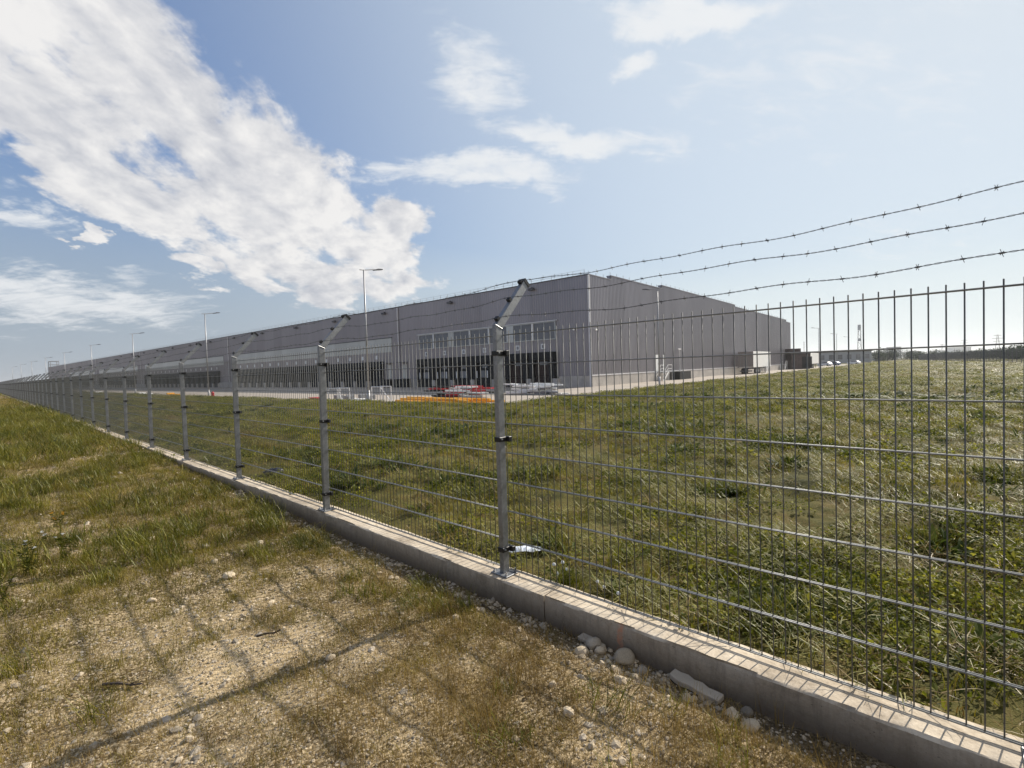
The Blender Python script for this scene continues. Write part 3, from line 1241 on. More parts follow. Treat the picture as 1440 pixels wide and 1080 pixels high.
def gable_x(px):
    """distance along the gable for a column of the photograph"""
    d = ray(px, 510)
    k = Matrix(((d.x, -BX.x), (d.y, -BX.y)))
    s = k.inverted() @ Vector((CORNER.x, CORNER.y))
    return s[1]


for px0, px1 in ((919.5, 924.5), (931.0, 933.5)):
    b = MB()
    b.box(gable_x(px0), gable_x(px1), -0.16, -0.10, 1.32, 3.5)
    dr = b.build('service_door', M['white_paint'], wh)
    b = MB()
    xm = gable_x(px1) - 0.15
    b.tube([(xm, -0.21, 2.3), (xm, -0.16, 2.3)], 0.03, 6)
    b.build('handle', M['trim_dark'], dr)
for px0, px1 in ((941, 957),):
    b = MB()
    b.box(gable_x(px0), gable_x(px1), -1.5, -0.125, 0.0, 1.05)
    b.box(gable_x(px0), gable_x(px1), -1.5, -0.18, 1.052, 1.12)
    b.build('loading_pit', M['dock_black'], wh)
    b = MB()
    b.box(gable_x(957.5), gable_x(966), -1.2, -0.125, 0.0, 1.0)
    b.build('ramp_block', M['base_concrete'], wh)
b = MB()
xm = gable_x(951)
b.tube([(xm, -0.5, 1.12), (xm, -0.5, 4.3)], 0.06, 6)
b.tube([(xm - .5, -0.5, 4.3), (xm + .5, -0.5, 4.3)], 0.07, 6)
b.build('vent_mast', M['trim'], wh)


def stairs(name, px, ydist, lab):
    x = gable_x(px)
    e = empty(name, bl(x, ydist, YARD_Z), B_ANG)
    tag(e, lab, 'stairs')
    for i in range(6):
        b = MB()
        b.box(-0.5 - 0.26 * (5 - i), -0.24 - 0.26 * (5 - i), -0.5, 0.5, 0.19 * (i + 1) - 0.04, 0.19 * (i + 1))
        b.build('tread', M['galv'], e)
    b = MB()
    b.box(-0.24, 1.1, -0.5, 0.5, 1.14, 1.18)
    b.build('landing', M['galv'], e)
    for sy in (-0.5, 0.5):
        b = MB()
        b.tube([(-1.8, sy, 0.1), (-1.8, sy, 1.0), (-0.24, sy, 2.1), (1.1, sy, 2.1), (1.1, sy, 0)], 0.03, 6)
        b.tube([(-1.8, sy, 0.55), (-0.24, sy, 1.6), (1.1, sy, 1.6)], 0.025, 6)
        b.tube([(-0.24, sy, 0), (-0.24, sy, 2.1)], 0.03, 6)
        b.build('handrail', M['white_paint'], e)
        b = MB()
        b.obox((-1.0, sy * 1.05, 0.57), (0.85, 0, 0.62), (0, 0.02, 0), (-0.06, 0, 0.09))
        b.build('stringer', M['white_paint'], e)


stairs('access_stairs', 926, -0.9, 'steel stairs up to the white doors near the warehouse corner')
stairs('access_stairs', 1046, -3.9, 'steel stairs standing in front of the parked trailer wheels')
stairs('access_stairs', 1096, -1.0, 'steel stairs on the gable beyond the parked trailer')


# ------------------------------------------------------------------ street lamps
def lamp_proto(H=8.0):
    e = empty('street_lamp', (0, 0, 0))
    b = MB()
    b.tube([(0, 0, 0.0), (0, 0, 1.2)], 0.085, 10)
    b.tube([(0, 0, 1.2), (0, 0, H)], 0.070, 10, r2=0.042)
    b.build('pole', M['lamp_steel'], e, smooth=True)
    b = MB()
    b.tube([(-0.28, 0, H - 0.03), (0.0, 0, H - 0.02), (0.8, 0, H + 0.12)], 0.030, 8)
    b.build('bracket', M['lamp_steel'], e)
    b = MB()
    b.prism([(0.72, H + .09), (1.0, H + .19), (1.32, H + .21), (1.36, H + .16), (0.75, H + .05)], 'y', -0.11, 0.11)
    b.build('lamp_head', M['lamp_head'], e)
    b = MB()
    b.tube([(0, 0, 0), (0, 0, 0.02)], 0.17, 8)
    b.build('base_plate', M['galv'], e)
    return e


ords = ['first', 'second', 'third', 'fourth', 'fifth', 'sixth', 'seventh', 'eighth', 'ninth']
lp = lamp_proto(8.7)
for i in range(9):
    d = 605.0
    inv = 1 / 605.0 + 0.00098 * i
    Zc = 30.7 * 605.0 * inv
    px = 1 / inv - 94 + 6
    p = CZ(px, Zc)
    l_ = lp if i == 0 else copy_tree(lp)
    l_.location = (p.x, p.y, zt(p.x, p.y) - 0.02)
    l_.rotation_euler = (0, 0, B_ANG)
    tag(l_, 'grey street lamp by the yard, %s in the row from the warehouse corner' % ords[i], 'street lamp', 'street lamps along the loading yard')
gl = [(927, 42.5, 'street lamp in front of the warehouse gable with its arm over the road'),
      (1152, 101, 'street lamp just beyond the far end of the warehouse gable'),
      (1177, 126, 'middle one of the three lamps beyond the warehouse gable'),
      (1194, 146, 'lamp nearest the lattice mast beyond the warehouse gable')]
for px, Z, lab in gl:
    p = CZ(px, Z)
    l_ = copy_tree(lp)
    l_.location = (p.x, p.y, zt(p.x, p.y) - 0.02)
    l_.rotation_euler = (0, 0, B_ANG + math.pi / 2)
    tag(l_, lab, 'street lamp', 'street lamps along the gable road')

# ------------------------------------------------------------------ trailers, cars
def trailer(loc, lab, open_rear=False, L=12.6):
    e = empty('box_trailer', loc, B_ANG)
    tag(e, lab, 'trailer', 'white box trailers by the gable')
    b = MB()
    b.box(0.0, L, 0.0, 2.5, 1.15, 4.0)
    b.build('cargo_box', M['white_side'], e, bevel=0.04)
    for y0 in (0.08, 1.27):
        b = MB()
        b.box(-0.06, -0.003, y0, y0 + 1.15, 1.28, 3.88)
        dd = b.build('rear_door', M['dock_black'] if open_rear else M['rear_door'], e)
        b = MB()
        for yy in (0.3, 0.85):
            b.tube([(-0.09, y0 + yy, 1.3), (-0.09, y0 + yy, 3.86)], 0.025, 6)
        b.build('lock_rod', M['galv'], dd)
    b = MB()
    b.box(-0.08, -0.002, -0.02, 0.075, 1.1, 4.02)
    b.box(-0.08, -0.002, 2.425, 2.52, 1.1, 4.02)
    b.box(-0.08, -0.002, 0.08, 2.42, 3.885, 4.02)
    b.build('rear_frame', M['rear_door'], e)
    b = MB()
    b.box(0.1, L - 0.2, 0.7, 1.8, 0.85, 1.14)
    b.box(-0.05, 0.12, 0.2, 2.3, 0.42, 0.62)
    b.build('chassis', M['trim_dark'], e)
    for x in (2.0, 3.3, 4.6):
        for y in (0.02, 2.18):
            b = MB()
            b.tube([(x, y, 0.5), (x, y + 0.3, 0.5)], 0.5, 16)
            w = b.build('wheel', M['tyre'], e)
            b = MB()
            yr = y - 0.012 if y < 1 else y + 0.302
            b.tube([(x, yr, 0.5), (x, yr + 0.01, 0.5)], 0.26, 12)
            b.build('rim', M['galv'], w)
    for y in (0.4, 2.1):
        b = MB()
        b.tube([(L - 2.6, y, 0.02), (L - 2.6, y, 0.9)], 0.07, 6)
        b.build('landing_leg', M['trim_dark'], e)
    return e


q = CZ(1059.5, 88.0)
trailer((q.x, q.y, YARD_Z + 0.004), 'white box trailer with taupe rear doors parked beside the warehouse gable')
q = CZ(1140, 128.0)
trailer((q.x, q.y, YARD_Z + 0.004), 'white box trailer with dark open rear beside the brown block', True)


def car(loc, rz, mat, lab):
    e = empty('parked_car', loc, rz)
    tag(e, lab, 'car', 'cars parked beyond the gable')
    b = MB()
    b.prism([(-2.1, .3), (2.1, .3), (2.15, .65), (1.9, .85), (.95, .95), (.4, 1.42), (-1.2, 1.45), (-1.9, .98), (-2.15, .9)], 'y', -0.85, 0.85)
    b.build('body', mat, e, bevel=0.05)
    for sy in (-1, 1):
        b = MB()
        b.prism([(.82, .97), (.35, 1.36), (-1.15, 1.38), (-1.7, 1.0)], 'y', sy * .852, sy * .862)
        b.build('side_window', M['glass'], e)
        for x in (-1.3, 1.3):
            b = MB()
            b.tube([(x, sy * .66, .32), (x, sy * .88, .32)], .32, 12)
            b.build('wheel', M['tyre'], e)


for px, Z, mt, lab in ((1160, 165, 'car_white', 'white car parked closest to the brown block'), (1172, 175, 'car_blue', 'dark blue car parked among the far white cars'),
                       (1201, 190, 'car_white', 'white car parked below the lattice mast')):
    q = CZ(px, Z)
    car((q.x, q.y, zt(q.x, q.y) - .02), B_ANG + 1.2, M[mt], lab)

# ------------------------------------------------------------------ buildings and masts far off
def block(name, px0, px1, ytop, Z, depth, mat, lab, cat, storeys=0, parapet=False):
    a, c = CZ(px0, Z), CZ(px1, Z)
    mid = CZ((px0 + px1) / 2, Z)
    hz = 545 - 0.0314 * ((px0 + px1) / 2 + 94)
    top = CAMZ + (hz - ytop) * Z / FPX
    zb = zt(mid.x, mid.y) - 0.1
    w = (c - a).length
    ang = math.atan2(c.y - a.y, c.x - a.x)
    e = empty(name, (a.x, a.y, zb), ang)
    tag(e, lab, cat)
    h = top - zb
    b = MB()
    b.box(0, w, 0, depth, 0, h)
    b.build('wall', mat, e)
    b = MB()
    b.box(-0.02 * w, w * 1.02, -0.3, depth + .3, h, h + max(.25, 0.03 * h))
    b.build('roof', M['trim_dark'] if not parapet else mat, e)
    if storeys:
        n = max(3, int(w / 4.5))
        for s in range(storeys):
            for i in range(n):
                x = (i + .25) * w / n
                z = h * (s + .35) / storeys
                b = MB()
                b.box(x, x + w / n * .5, -0.05, 0.0 - .004, z, z + h / storeys * .4)
                b.build('window', M['glass'], e)
    return e


e = block('annex', 1113.5, 1139, 497.5, 122, 14, M['brown_wall'], 'low dark brown annex block at the far end of the gable', 'building')
b = MB()
b.box(0.2, 2.9, 1, 6, 5.2 - .9, 5.2 + .1)
b.build('upper_storey', M['brown_wall'], e)
b = MB()
b.box(2.6, 5.0, -0.06, -0.005, 0.4, 3.2)
b.build('gate_opening', M['dock_black'], e)
b = MB()
b.tube([(4.3, 2, 4), (4.3, 2, 7.0)], 0.06, 6)
b.build('antenna', M['far_steel'], e)
block('low_warehouse', 1150, 1226, 494.5, 260, 40, M['far_grey'], 'long low grey warehouse far behind the parked cars', 'building', 1)
block('tower_block', 1258.5, 1267.5, 488, 900, 20, M['far_grey'], 'slim grey tower block standing over the far trees', 'building', 8)
block('apartment_block', 1341, 1366, 488.5, 1300, 25, M['far_pale'], 'wide pale apartment block on the horizon behind the hedge', 'building', 6)
block('pale_hall', 1226, 1240, 496, 420, 30, M['far_pale'], 'pale hall between the grey warehouse and far bushes', 'building', 1)
block('city_block', 1322, 1333, 492.5, 1500, 25, M['far_pale'], 'small pale block beside the wide apartment block', 'building', 5)


def lattice(px, ytop, Z, w0, w1, lab, cat, arms=()):
    p = CZ(px, Z)
    hz = 545 - 0.0314 * (px + 94)
    H = CAMZ + (hz - ytop) * Z / FPX + 1
    e = empty('lattice_mast' if not arms else 'power_pylon', (p.x, p.y, zt(p.x, p.y) - .5), B_ANG)
    tag(e, lab, cat)
    th = 0.00035 * Z
    n = 9
    b = MB()
    for sx in (-1, 1):
        for sy in (-1, 1):
            b.tube([(sx * w0, sy * w0, 0), (sx * w1, sy * w1, H)], th, 4)
    b.build('legs_frame', M['far_steel'], e)
    b = MB()
    for i in range(n):
        z0, z1 = H * i / n, H * (i + 1) / n
        a0, a1 = w0 + (w1 - w0) * i / n, w0 + (w1 - w0) * (i + 1) / n
        s = 1 if i % 2 else -1
        b.tube([(-s * a0, -a0, z0), (s * a1, -a1, z1)], th * .7, 4)
        b.tube([(-a0, s * a0, z0), (-a1, -s * a1, z1)], th * .7, 4)
    b.build('bracing', M['far_steel'], e)
    for z, L in arms:
        b = MB()
        d = HEAD_R
        lx, ly = d.dot(BX), d.dot(BY)
        b.obox((0, 0, H * z), (lx * L, ly * L, 0), (-ly * th, lx * th, 0), (0, 0, th * 1.2))
        b.build('cross_arm', M['far_steel'], e)
    if not arms:
        for z in (.97, .9, .6):
            b = MB()
            b.box(-1.1, 1.1, -1.1, 1.1, H * z - 1.2, H * z + 1.2)
            b.build('antenna_panel', M['far_pale'], e)


lattice(1209, 457, 420, 1.5, 0.7, 'thin lattice telecom mast rising behind the low grey warehouse', 'mast')
lattice(1403, 471, 900, 4.0, 0.6, 'power pylon with cross arms farthest along the hedge', 'pylon', ((.96, 7), (.82, 10), (.68, 8)))
lattice(1356, 478, 1300, 4.0, 0.6, 'smaller power pylon above the pale apartment block', 'pylon', ((.96, 8), (.8, 11)))
lattice(1325, 484, 1700, 4.0, 0.6, 'faint distant power pylon beside the small pale block', 'pylon', ((.95, 9), (.8, 12)))

# ------------------------------------------------------------------ boundary fence at the far side of the field
p0, p1 = CZ(1560, 50), CZ(1292, 182)
bd = (p1 - p0)
BL = bd.length
bang = math.atan2(bd.y, bd.x)
bf = empty('boundary_fence', (p0.x, p0.y, zt(p0.x, p0.y)), bang)
tag(bf, 'dark mesh boundary fence in front of the hedge across the field', 'fence')
pm = MB()
pm.box(-.035, .035, -.035, .035, 0, 2.3)
postm = pm.mesh('fence_post', M['trim_dark'])
pan_dark = pan4.copy()
pan_dark.materials.clear()
pan_dark.materials.append(M['trim_dark'])
n = int(BL / SP)
for i in range(n):
    pt = p0 + bd.normalized() * (i * SP)
    dzz = zt(pt.x, pt.y) - zt(p0.x, p0.y) - .03
    inst('fence_post', postm, bf, (i * SP, 0, dzz))
    inst('mesh_panel', pan_dark, bf, ((i + .5) * SP, 0.05, dzz + .1), 0, (1, 1, 1.3))


# ------------------------------------------------------------------ foliage
def leaf_cloud(n, rx, ry, rz, size, rng, lo=0.35):
    """leaf quads through an uneven crown volume; returns an MB"""
    b = MB()
    k = 0
    lobes = [(rng.uniform(-.55, .55) * rx, rng.uniform(-.55, .55) * ry, rng.uniform(.16, .82) * rz, rng.uniform(.32, .58)) for _ in range(9)]
    while k < n:
        cx, cy, cz, r = lobes[rng.randrange(9)]
        v = Vector((rng.gauss(0, 1), rng.gauss(0, 1), rng.gauss(0, 1))).normalized() * (rng.random() ** .4)
        p = Vector((cx + v.x * r * rx, cy + v.y * r * ry, max(0.02 * rz, cz + v.z * r * rz)))
        a = Vector((rng.gauss(0, 1), rng.gauss(0, 1), rng.gauss(0, 1))).normalized()
        c = a.orthogonal().normalized()
        s = size * rng.uniform(.6, 1.4)
        b.add([p - a * s, p + c * s * .5, p + a * s, p - c * s * .5], [(0, 1, 2, 3)])
        k += 1
    return b


def tree(name, px, Z, ytop, wid, lab, cat, seed, group, n=900, leaf=0.22):
    rng = random.Random(seed)
    p = CZ(px, Z)
    hz = 545 - 0.0314 * (px + 94)
    zb = zt(p.x, p.y)
    H = max(1.2, CAMZ + (hz - ytop) * Z / FPX - zb)
    e = empty(name, (p.x, p.y, zb - .05))
    tag(e, lab, cat, group)
    w = wid * Z / FPX / 2
    leaf_cloud(n, w, w, H, leaf * max(.6, H / 6), rng).build('crown', M['far_leaf'], e)
    b = MB()
    b.tube([(0, 0, 0), (0.05 * w, 0.02 * w, H * .35), (-.03 * w, .05 * w, H * .7)], .06 * H ** .8, 6, r2=.02 * H ** .8)
    for a in range(4):
        t_ = a * 1.7
        b.tube([(0, 0, H * .3), (math.cos(t_) * w * .5, math.sin(t_) * w * .5, H * .6)], .03 * H ** .8, 5, r2=.008)
    b.build('trunk', M['bark'], e)


tl = [(1237, 235, 498, 22, 'bush'), (1248, 240, 494.5, 26, 'tree'), (1276, 300, 496, 30, 'tree'), (1287, 260, 497, 20, 'bush'), (1302, 230, 495, 34, 'tree'),
      (1322, 250, 497, 30, 'bush'), (1342, 215, 496.5, 34, 'tree'), (1362, 195, 495.5, 36, 'bush'), (1382, 170, 493.5, 44, 'tree'), (1404, 150, 492, 46, 'bush'),
      (1424, 128, 491, 46, 'tree'), (1446, 112, 489, 52, 'bush'), (1475, 100, 487, 60, 'tree'), (1510, 90, 486, 60, 'bush')]
where = ['beside the pale hall', 'in front of the tower block foot', 'just past the slim tower block', 'where the boundary fence ends',
         'behind the far end of the boundary fence', 'before the small pale block', 'below the wide apartment block', 'just past the wide apartment block',
         'before the largest pylon', 'under the arms of the largest pylon', 'second from the picture edge in the hedge line', 'at the picture edge in the hedge line',
         'beyond the picture edge, nearer one', 'beyond the picture edge, nearest one']
for i, (px, Z, yt, wd, kd) in enumerate(tl):
    tree('hedge_' + kd, px, Z, yt - 2.5, wd * 1.15, 'dark green %s %s' % ({'bush': 'rounded bush', 'tree': 'leafy tree'}[kd], where[i]), kd, i + 3, 'trees and bushes beyond the field', 2600, 0.30)

# ------------------------------------------------------------------ things lying in the yard
def yard_obj(name, px, Z, lab, cat, group=None, rz=None, z=None):
    p = CZ(px, Z)
    zz = (max(YARD_Z, zt(p.x, p.y)) if z is None else z)
    e = empty(name, (p.x, p.y, zz), B_ANG + math.pi / 2 if rz is None else rz)
    tag(e, lab, cat, group)
    return e


def heap(name, px, Z, lab, n, mat, part, L, W_, T, spread, seed, cat, rows=3):
    e = yard_obj(name, px, Z, lab, cat)
    rg = random.Random(seed)
    for i in range(n):
        b = MB()
        l = L * rg.uniform(.6, 1.1)
        a = rg.uniform(-.18, .18)
        row = i % rows
        c = Vector((rg.uniform(-1, 1) * spread, rg.uniform(-.8, .8), T * (.6 + row * 1.05)))
        ax_ = Vector((math.cos(a), math.sin(a), rg.uniform(-.02, .04))) * l / 2
        if part == 'pipe':
            b.tube([c - ax_, c + ax_], T * .62, 8)
        elif part == 'barrier':
            sd_ = Vector((-math.sin(a), math.cos(a), 0))
            for k_ in (-1, 1):
                b.obox(c + sd_ * (k_ * W_ * .45), ax_, sd_ * .05, (0, 0, T * .4))
            for k_ in (-.9, -.3, .3, .9):
                b.obox(c + ax_ * k_, ax_.normalized() * .06, sd_ * W_ * .38, (0, 0, T * .3))
        else:
            b.obox(c, ax_, Vector((-math.sin(a), math.cos(a), 0)) * W_ / 2, (0, 0, T / 2))
        b.build(part, mat if not isinstance(mat, list) else mat[i % len(mat)], e)


heap('barrier_heap', 645, 40.5, 'heap of red and white plastic barriers lying in the yard', 26, [M['red'], M['white_paint'], M['red'], M['dock_black'], M['white_paint']], 'barrier', 2.2, .8, .15, 2.6, 1, 'barriers', 6)
heap('frame_stack', 748, 41.5, 'pile of white steel frames and boards before the open docks', 52, [M['white_paint'], M['white_paint'], M['galv']], 'board', 2.2, .16, .11, 2.2, 2, 'boards', 8)
heap('yellow_pipe_stack', 625, 32.0, 'long low stack of yellow pipes along the field edge', 26, M['yellow'], 'pipe', 5.0, .22, .13, 2.0, 3, 'pipes', 3)
heap('sack_heap', 500, 36.5, 'row of white sacks between the two steel trestles', 10, [M['white_paint'], M['dock_grey']], 'sack', .7, .5, .28, 2.2, 5, 'sacks', 2)


def trestle(px, Z, lab, w, brace):
    e = yard_obj('steel_trestle', px, Z, lab, 'trestle')
    for x in (-w / 2, w / 2):
        for y in (-.35, .35):
            b = MB()
            b.tube([(x, y, 0), (x, y, 1.25)], .035, 6)
            b.build('leg', M['trim'], e)
    for y in (-.35, .35):
        b = MB()
        b.tube([(-w / 2, y, 1.23), (w / 2, y, 1.23)], .04, 6)
        b.build('top_rail', M['trim'], e)
    b = MB()
    b.tube([(-w / 2 if brace else 0, -.36, .1), (w / 2, -.36, 1.2)], .03, 6)
    b.build('brace', M['trim'], e)


trestle(475, 33.5, 'white steel trestle standing past the second fence post', 1.5, False)
trestle(535, 34.5, 'white steel trestle with diagonal brace near the tall street lamp', 1.3, True)
e = yard_obj('red_crate', 444, 36, 'small red crate on the lit strip of yard', 'crate')
b = MB()
b.box(-.55, .55, -.3, .3, 0.05, .5)
b.build('crate_body', M['red'], e)
b = MB()
b.box(-.6, .6, -.35, .35, .5, .56)
b.build('rim', M['red'], e)
p = CZ(297.5, 47.6)
e = yard_obj('hydrant', 297.5, 47.2, 'red hydrant beside the second street lamp', 'hydrant', z=zt(p.x, p.y))
b = MB()
b.tube([(0, 0, 0), (0, 0, .85)], .13, 10)
b.tube([(0, 0, .85), (0, 0, 1.0)], .17, 10, r2=.05)
b.build('barrel', M['red'], e)
b = MB()
b.tube([(-.28, 0, .6), (.28, 0, .6)], .07, 8)
b.build('outlet', M['red'], e)
for px, Z, lab in ((204, 62, 'white sheet bundle at the yard edge past the third lamp'), (137, 78, 'white sheet bundle lying near the fourth lamp'), (240, 56, 'orange tinted bundle between the second and third lamps')):
    e = yard_obj('sheet_bundle', px, Z, lab, 'bundle')
    rg = random.Random(px)
    for i in range(4):
        b = MB()
        b.obox((rg.uniform(-.7, .7), rg.uniform(-.4, .4), .18 + .14 * i), (rg.uniform(.4, .8), rg.uniform(-.2, .2), 0), (-.1, .4, 0), (0, 0, .10))
        b.build('sheet', M['yellow'] if 'orange' in lab else M['white_paint'], e, bevel=.03)

# ------------------------------------------------------------------ grasses, hay, weeds, gravel (stuff)
def variant(name, quads_pts, tris, tints, mats, smooth=False):
    me = bpy.data.meshes.new(name)
    me.from_pydata(quads_pts, [], tris)
    a = me.attributes.new('tint', 'FLOAT', 'POINT')
    a.data.foreach_set('value', np.array(tints, np.float32))
    me.materials.append(mats)
    if smooth:
        me.polygons.foreach_set('use_smooth', [True] * len(me.polygons))
    me.update()
    return bpy.data.objects.new(name, me)


def blades(name, n, rad, hmin, hmax, wid, lean, mat, seed, curl=0.5, flat=False):
    rg = random.Random(seed)
    V, F, T = [], [], []
    for i in range(n):
        r = rad * math.sqrt(rg.random())
        t = rg.uniform(0, 2 * math.pi)
        x, y = r * math.cos(t), r * math.sin(t)
        h = rg.uniform(hmin, hmax)
        yaw = rg.uniform(0, 2 * math.pi)
        d = Vector((math.cos(yaw), math.sin(yaw), 0))
        sd = Vector((-d.y, d.x, 0))
        ln = rg.uniform(*lean)
        w = wid * rg.uniform(.6, 1.3)
        p = Vector((x, y, -0.012 if not flat else rg.uniform(0.0, 0.05)))
        o = len(V)
        tint = rg.random()
        ang = ln
        prev = p
        for k, fr in enumerate((0.0, .42, .78)):
            ww = w * (1.0, .85, .5)[k] / 2
            V.append(tuple(prev - sd * ww))
            V.append(tuple(prev + sd * ww))
            step = h * (.42, .36, .22)[k]
            prev = prev + (d * math.sin(ang) + Vector((0, 0, 1)) * math.cos(ang)) * step
            if flat:
                prev.z = max(prev.z, 0.004)
            ang += curl * rg.uniform(.2, 1.0) * (1 if not flat else rg.choice((-1, 1)) * .5)
        V.append(tuple(prev))
        F += [(o, o + 1, o + 3, o + 2), (o + 2, o + 3, o + 5, o + 4), (o + 4, o + 5, o + 6)]
        T += [tint] * 7
    return variant(name, V, F, T, mat)


def leaflets(name, n, rad, h, size, mat, seed):
    """small round leaves held at all angles, as of clover and alfalfa"""
    rg = random.Random(seed)
    V, F, T = [], [], []
    for i in range(n):
        r = rad * math.sqrt(rg.random())
        t = rg.uniform(0, 2 * math.pi)
        p = Vector((r * math.cos(t), r * math.sin(t), h * rg.random() ** .8 * (1.15 - .6 * r / rad)))
        nz = Vector((rg.gauss(0, .7), rg.gauss(0, .7), 1)).normalized()
        a = nz.orthogonal().normalized()
        a.rotate(Matrix.Rotation(rg.uniform(0, 6.28), 3, nz))
        c = nz.cross(a)
        s_ = size * rg.uniform(.6, 1.5)
        o = len(V)
        V += [tuple(p - a * s_ * 1.3), tuple(p - a * s_ * .2 + c * s_ * .75), tuple(p + a * s_ * 1.2 + nz * s_ * .25), tuple(p - a * s_ * .2 - c * s_ * .75)]
        F.append((o, o + 1, o + 2, o + 3))
        T += [rg.random()] * 4
    return variant(name, V, F, T, mat)


def rosette(name, n, L, wid, mat, seed):
    rg = random.Random(seed)
    V, F, T = [], [], []
    for i in range(n):
        yaw = rg.uniform(0, 2 * math.pi)
        d = Vector((math.cos(yaw), math.sin(yaw), 0))
        sd = Vector((-d.y, d.x, 0))
        l = L * rg.uniform(.5, 1.15)
        w = wid * rg.uniform(.7, 1.3)
        p = d * rg.uniform(0, .05) + Vector((rg.uniform(-.05, .05), rg.uniform(-.05, .05), rg.uniform(-.005, .02)))
        ang = rg.uniform(.35, 1.15)
        o = len(V)
        for k in range(5):
            ww = w * (.18, .8, 1.0, .7, .05)[k] / 2
            cup = Vector((0, 0, ww * .35))
            V += [tuple(p - sd * ww + cup), tuple(p), tuple(p + sd * ww + cup)]
            p = p + (d * math.sin(ang) + Vector((0, 0, 1)) * math.cos(ang)) * l / 4
            ang += rg.uniform(.05, .38)
        for k in range(4):
            a = o + 3 * k
            F += [(a, a + 1, a + 4, a + 3), (a + 1, a + 2, a + 5, a + 4)]
        T += [rg.random()] * 15
    return variant(name, V, F, T, mat)


def pebble(name, seed, mat, sub=2, rough=.28, squash=.62):
    rg = random.Random(seed)
    bm = bmesh.new()
    bmesh.ops.create_icosphere(bm, subdivisions=sub, radius=1.0)
    ax = [Vector((rg.gauss(0, 1), rg.gauss(0, 1), rg.gauss(0, 1))).normalized() for _ in range(7)]
    cut = [rg.uniform(.62, .95) for _ in ax]
    st = (rg.uniform(.8, 1.25), rg.uniform(.75, 1.0), squash * rg.uniform(.8, 1.2))
    for v in bm.verts:
        c = v.co.copy()
        for a, h in zip(ax, cut):
            d = c.dot(a)
            if d > h:
                c -= a * (d - h) * (1 - rough * .3)
        c *= 1 + rg.uniform(-.05, .05) * rough
        v.co = Vector((c.x * st[0], c.y * st[1], c.z * st[2]))
    me = bpy.data.meshes.new(name)
    bm.to_mesh(me)
    bm.free()
    me.materials.append(mat)
    if sub > 2:
        me.polygons.foreach_set('use_smooth', [True] * len(me.polygons))
    return bpy.data.objects.new(name, me)


def scatter_tree():
    t = bpy.data.node_groups.new('scatter', 'GeometryNodeTree')
    t.interface.new_socket('Geometry', in_out='INPUT', socket_type='NodeSocketGeometry')
    t.interface.new_socket('Geometry', in_out='OUTPUT', socket_type='NodeSocketGeometry')
    return t


def scatter(name, pts, rot, scl, idx, variants, label):
    col = bpy.data.collections.new(name + '_kinds')
    for i, v in enumerate(variants):
        v.name = '%s_kind_%02d' % (name, i)
        col.objects.link(v)
    me = bpy.data.meshes.new(name)
    me.vertices.add(len(pts))
    me.vertices.foreach_set('co', np.asarray(pts, np.float32).ravel())
    for nm, ty, key, arr in (('rot', 'FLOAT_VECTOR', 'vector', rot), ('scl', 'FLOAT_VECTOR', 'vector', scl)):
        a = me.attributes.new(nm, ty, 'POINT')
        a.data.foreach_set(key, np.asarray(arr, np.float32).ravel())
    a = me.attributes.new('kind_index', 'INT', 'POINT')
    a.data.foreach_set('value', np.asarray(idx, np.int32))
    o = bpy.data.objects.new(name, me)
    COL.objects.link(o)
    t = scatter_tree()
    L = t.links
    gi, go = t.nodes.new('NodeGroupInput'), t.nodes.new('NodeGroupOutput')
    ci = t.nodes.new('GeometryNodeCollectionInfo')
    ci.inputs['Collection'].default_value = col
    ci.inputs['Separate Children'].default_value = True
    ci.inputs['Reset Children'].default_value = True
    ip = t.nodes.new('GeometryNodeInstanceOnPoints')
    ip.inputs['Pick Instance'].default_value = True

    def named(nm, ty):
        n = t.nodes.new('GeometryNodeInputNamedAttribute')
        n.data_type = ty
        n.inputs['Name'].default_value = nm
        return n.outputs['Attribute']
    L.new(gi.outputs[0], ip.inputs['Points'])
    L.new(ci.outputs[0], ip.inputs['Instance'])
    L.new(named('kind_index', 'INT'), ip.inputs['Instance Index'])
    er = t.nodes.new('FunctionNodeEulerToRotation')
    L.new(named('rot', 'FLOAT_VECTOR'), er.inputs[0])
    L.new(er.outputs[0], ip.inputs['Rotation'])
    L.new(named('scl', 'FLOAT_VECTOR'), ip.inputs['Scale'])
    L.new(ip.outputs[0], go.inputs[0])
    md = o.modifiers.new('scatter', 'NODES')
    md.node_group = t
    tag(o, label, None, None, 'stuff')
    return o


HA = math.atan2(HEAD_F.y, HEAD_F.x)


def fan(n, r0, r1, half=R(60)):
    r = np.sqrt(RNG.random(n) * (r1 * r1 - r0 * r0) + r0 * r0)
    a = HA + (RNG.random(n) * 2 - 1) * half
    return r * np.cos(a), r * np.sin(a), r


def field_points(bands, keep=None):
    X, Y, S, H = [], [], [], []
    for (r0, r1, dens, sc, hz) in bands:
        n = int(dens * R(60) * (r1 * r1 - r0 * r0))
        x, y, r = fan(n, r0, r1)
        lx, ly = to_bl(x, y)
        ok = (y > PB + 0.03) & (np.minimum(lx + 30.0, ly + 13.0) < -0.35)
        if keep is not None:
            ok &= RNG.random(n) < keep(x, y)
        x, y = x[ok], y[ok]
        X.append(x); Y.append(y); S.append(np.full(len(x), sc)); H.append(np.full(len(x), hz))
    X, Y, S, H = map(np.concatenate, (X, Y, S, H))
    jit = RNG.uniform(.7, 1.35, len(X))
    return X, Y, S * jit, H * jit * RNG.uniform(.8, 1.25, len(X))


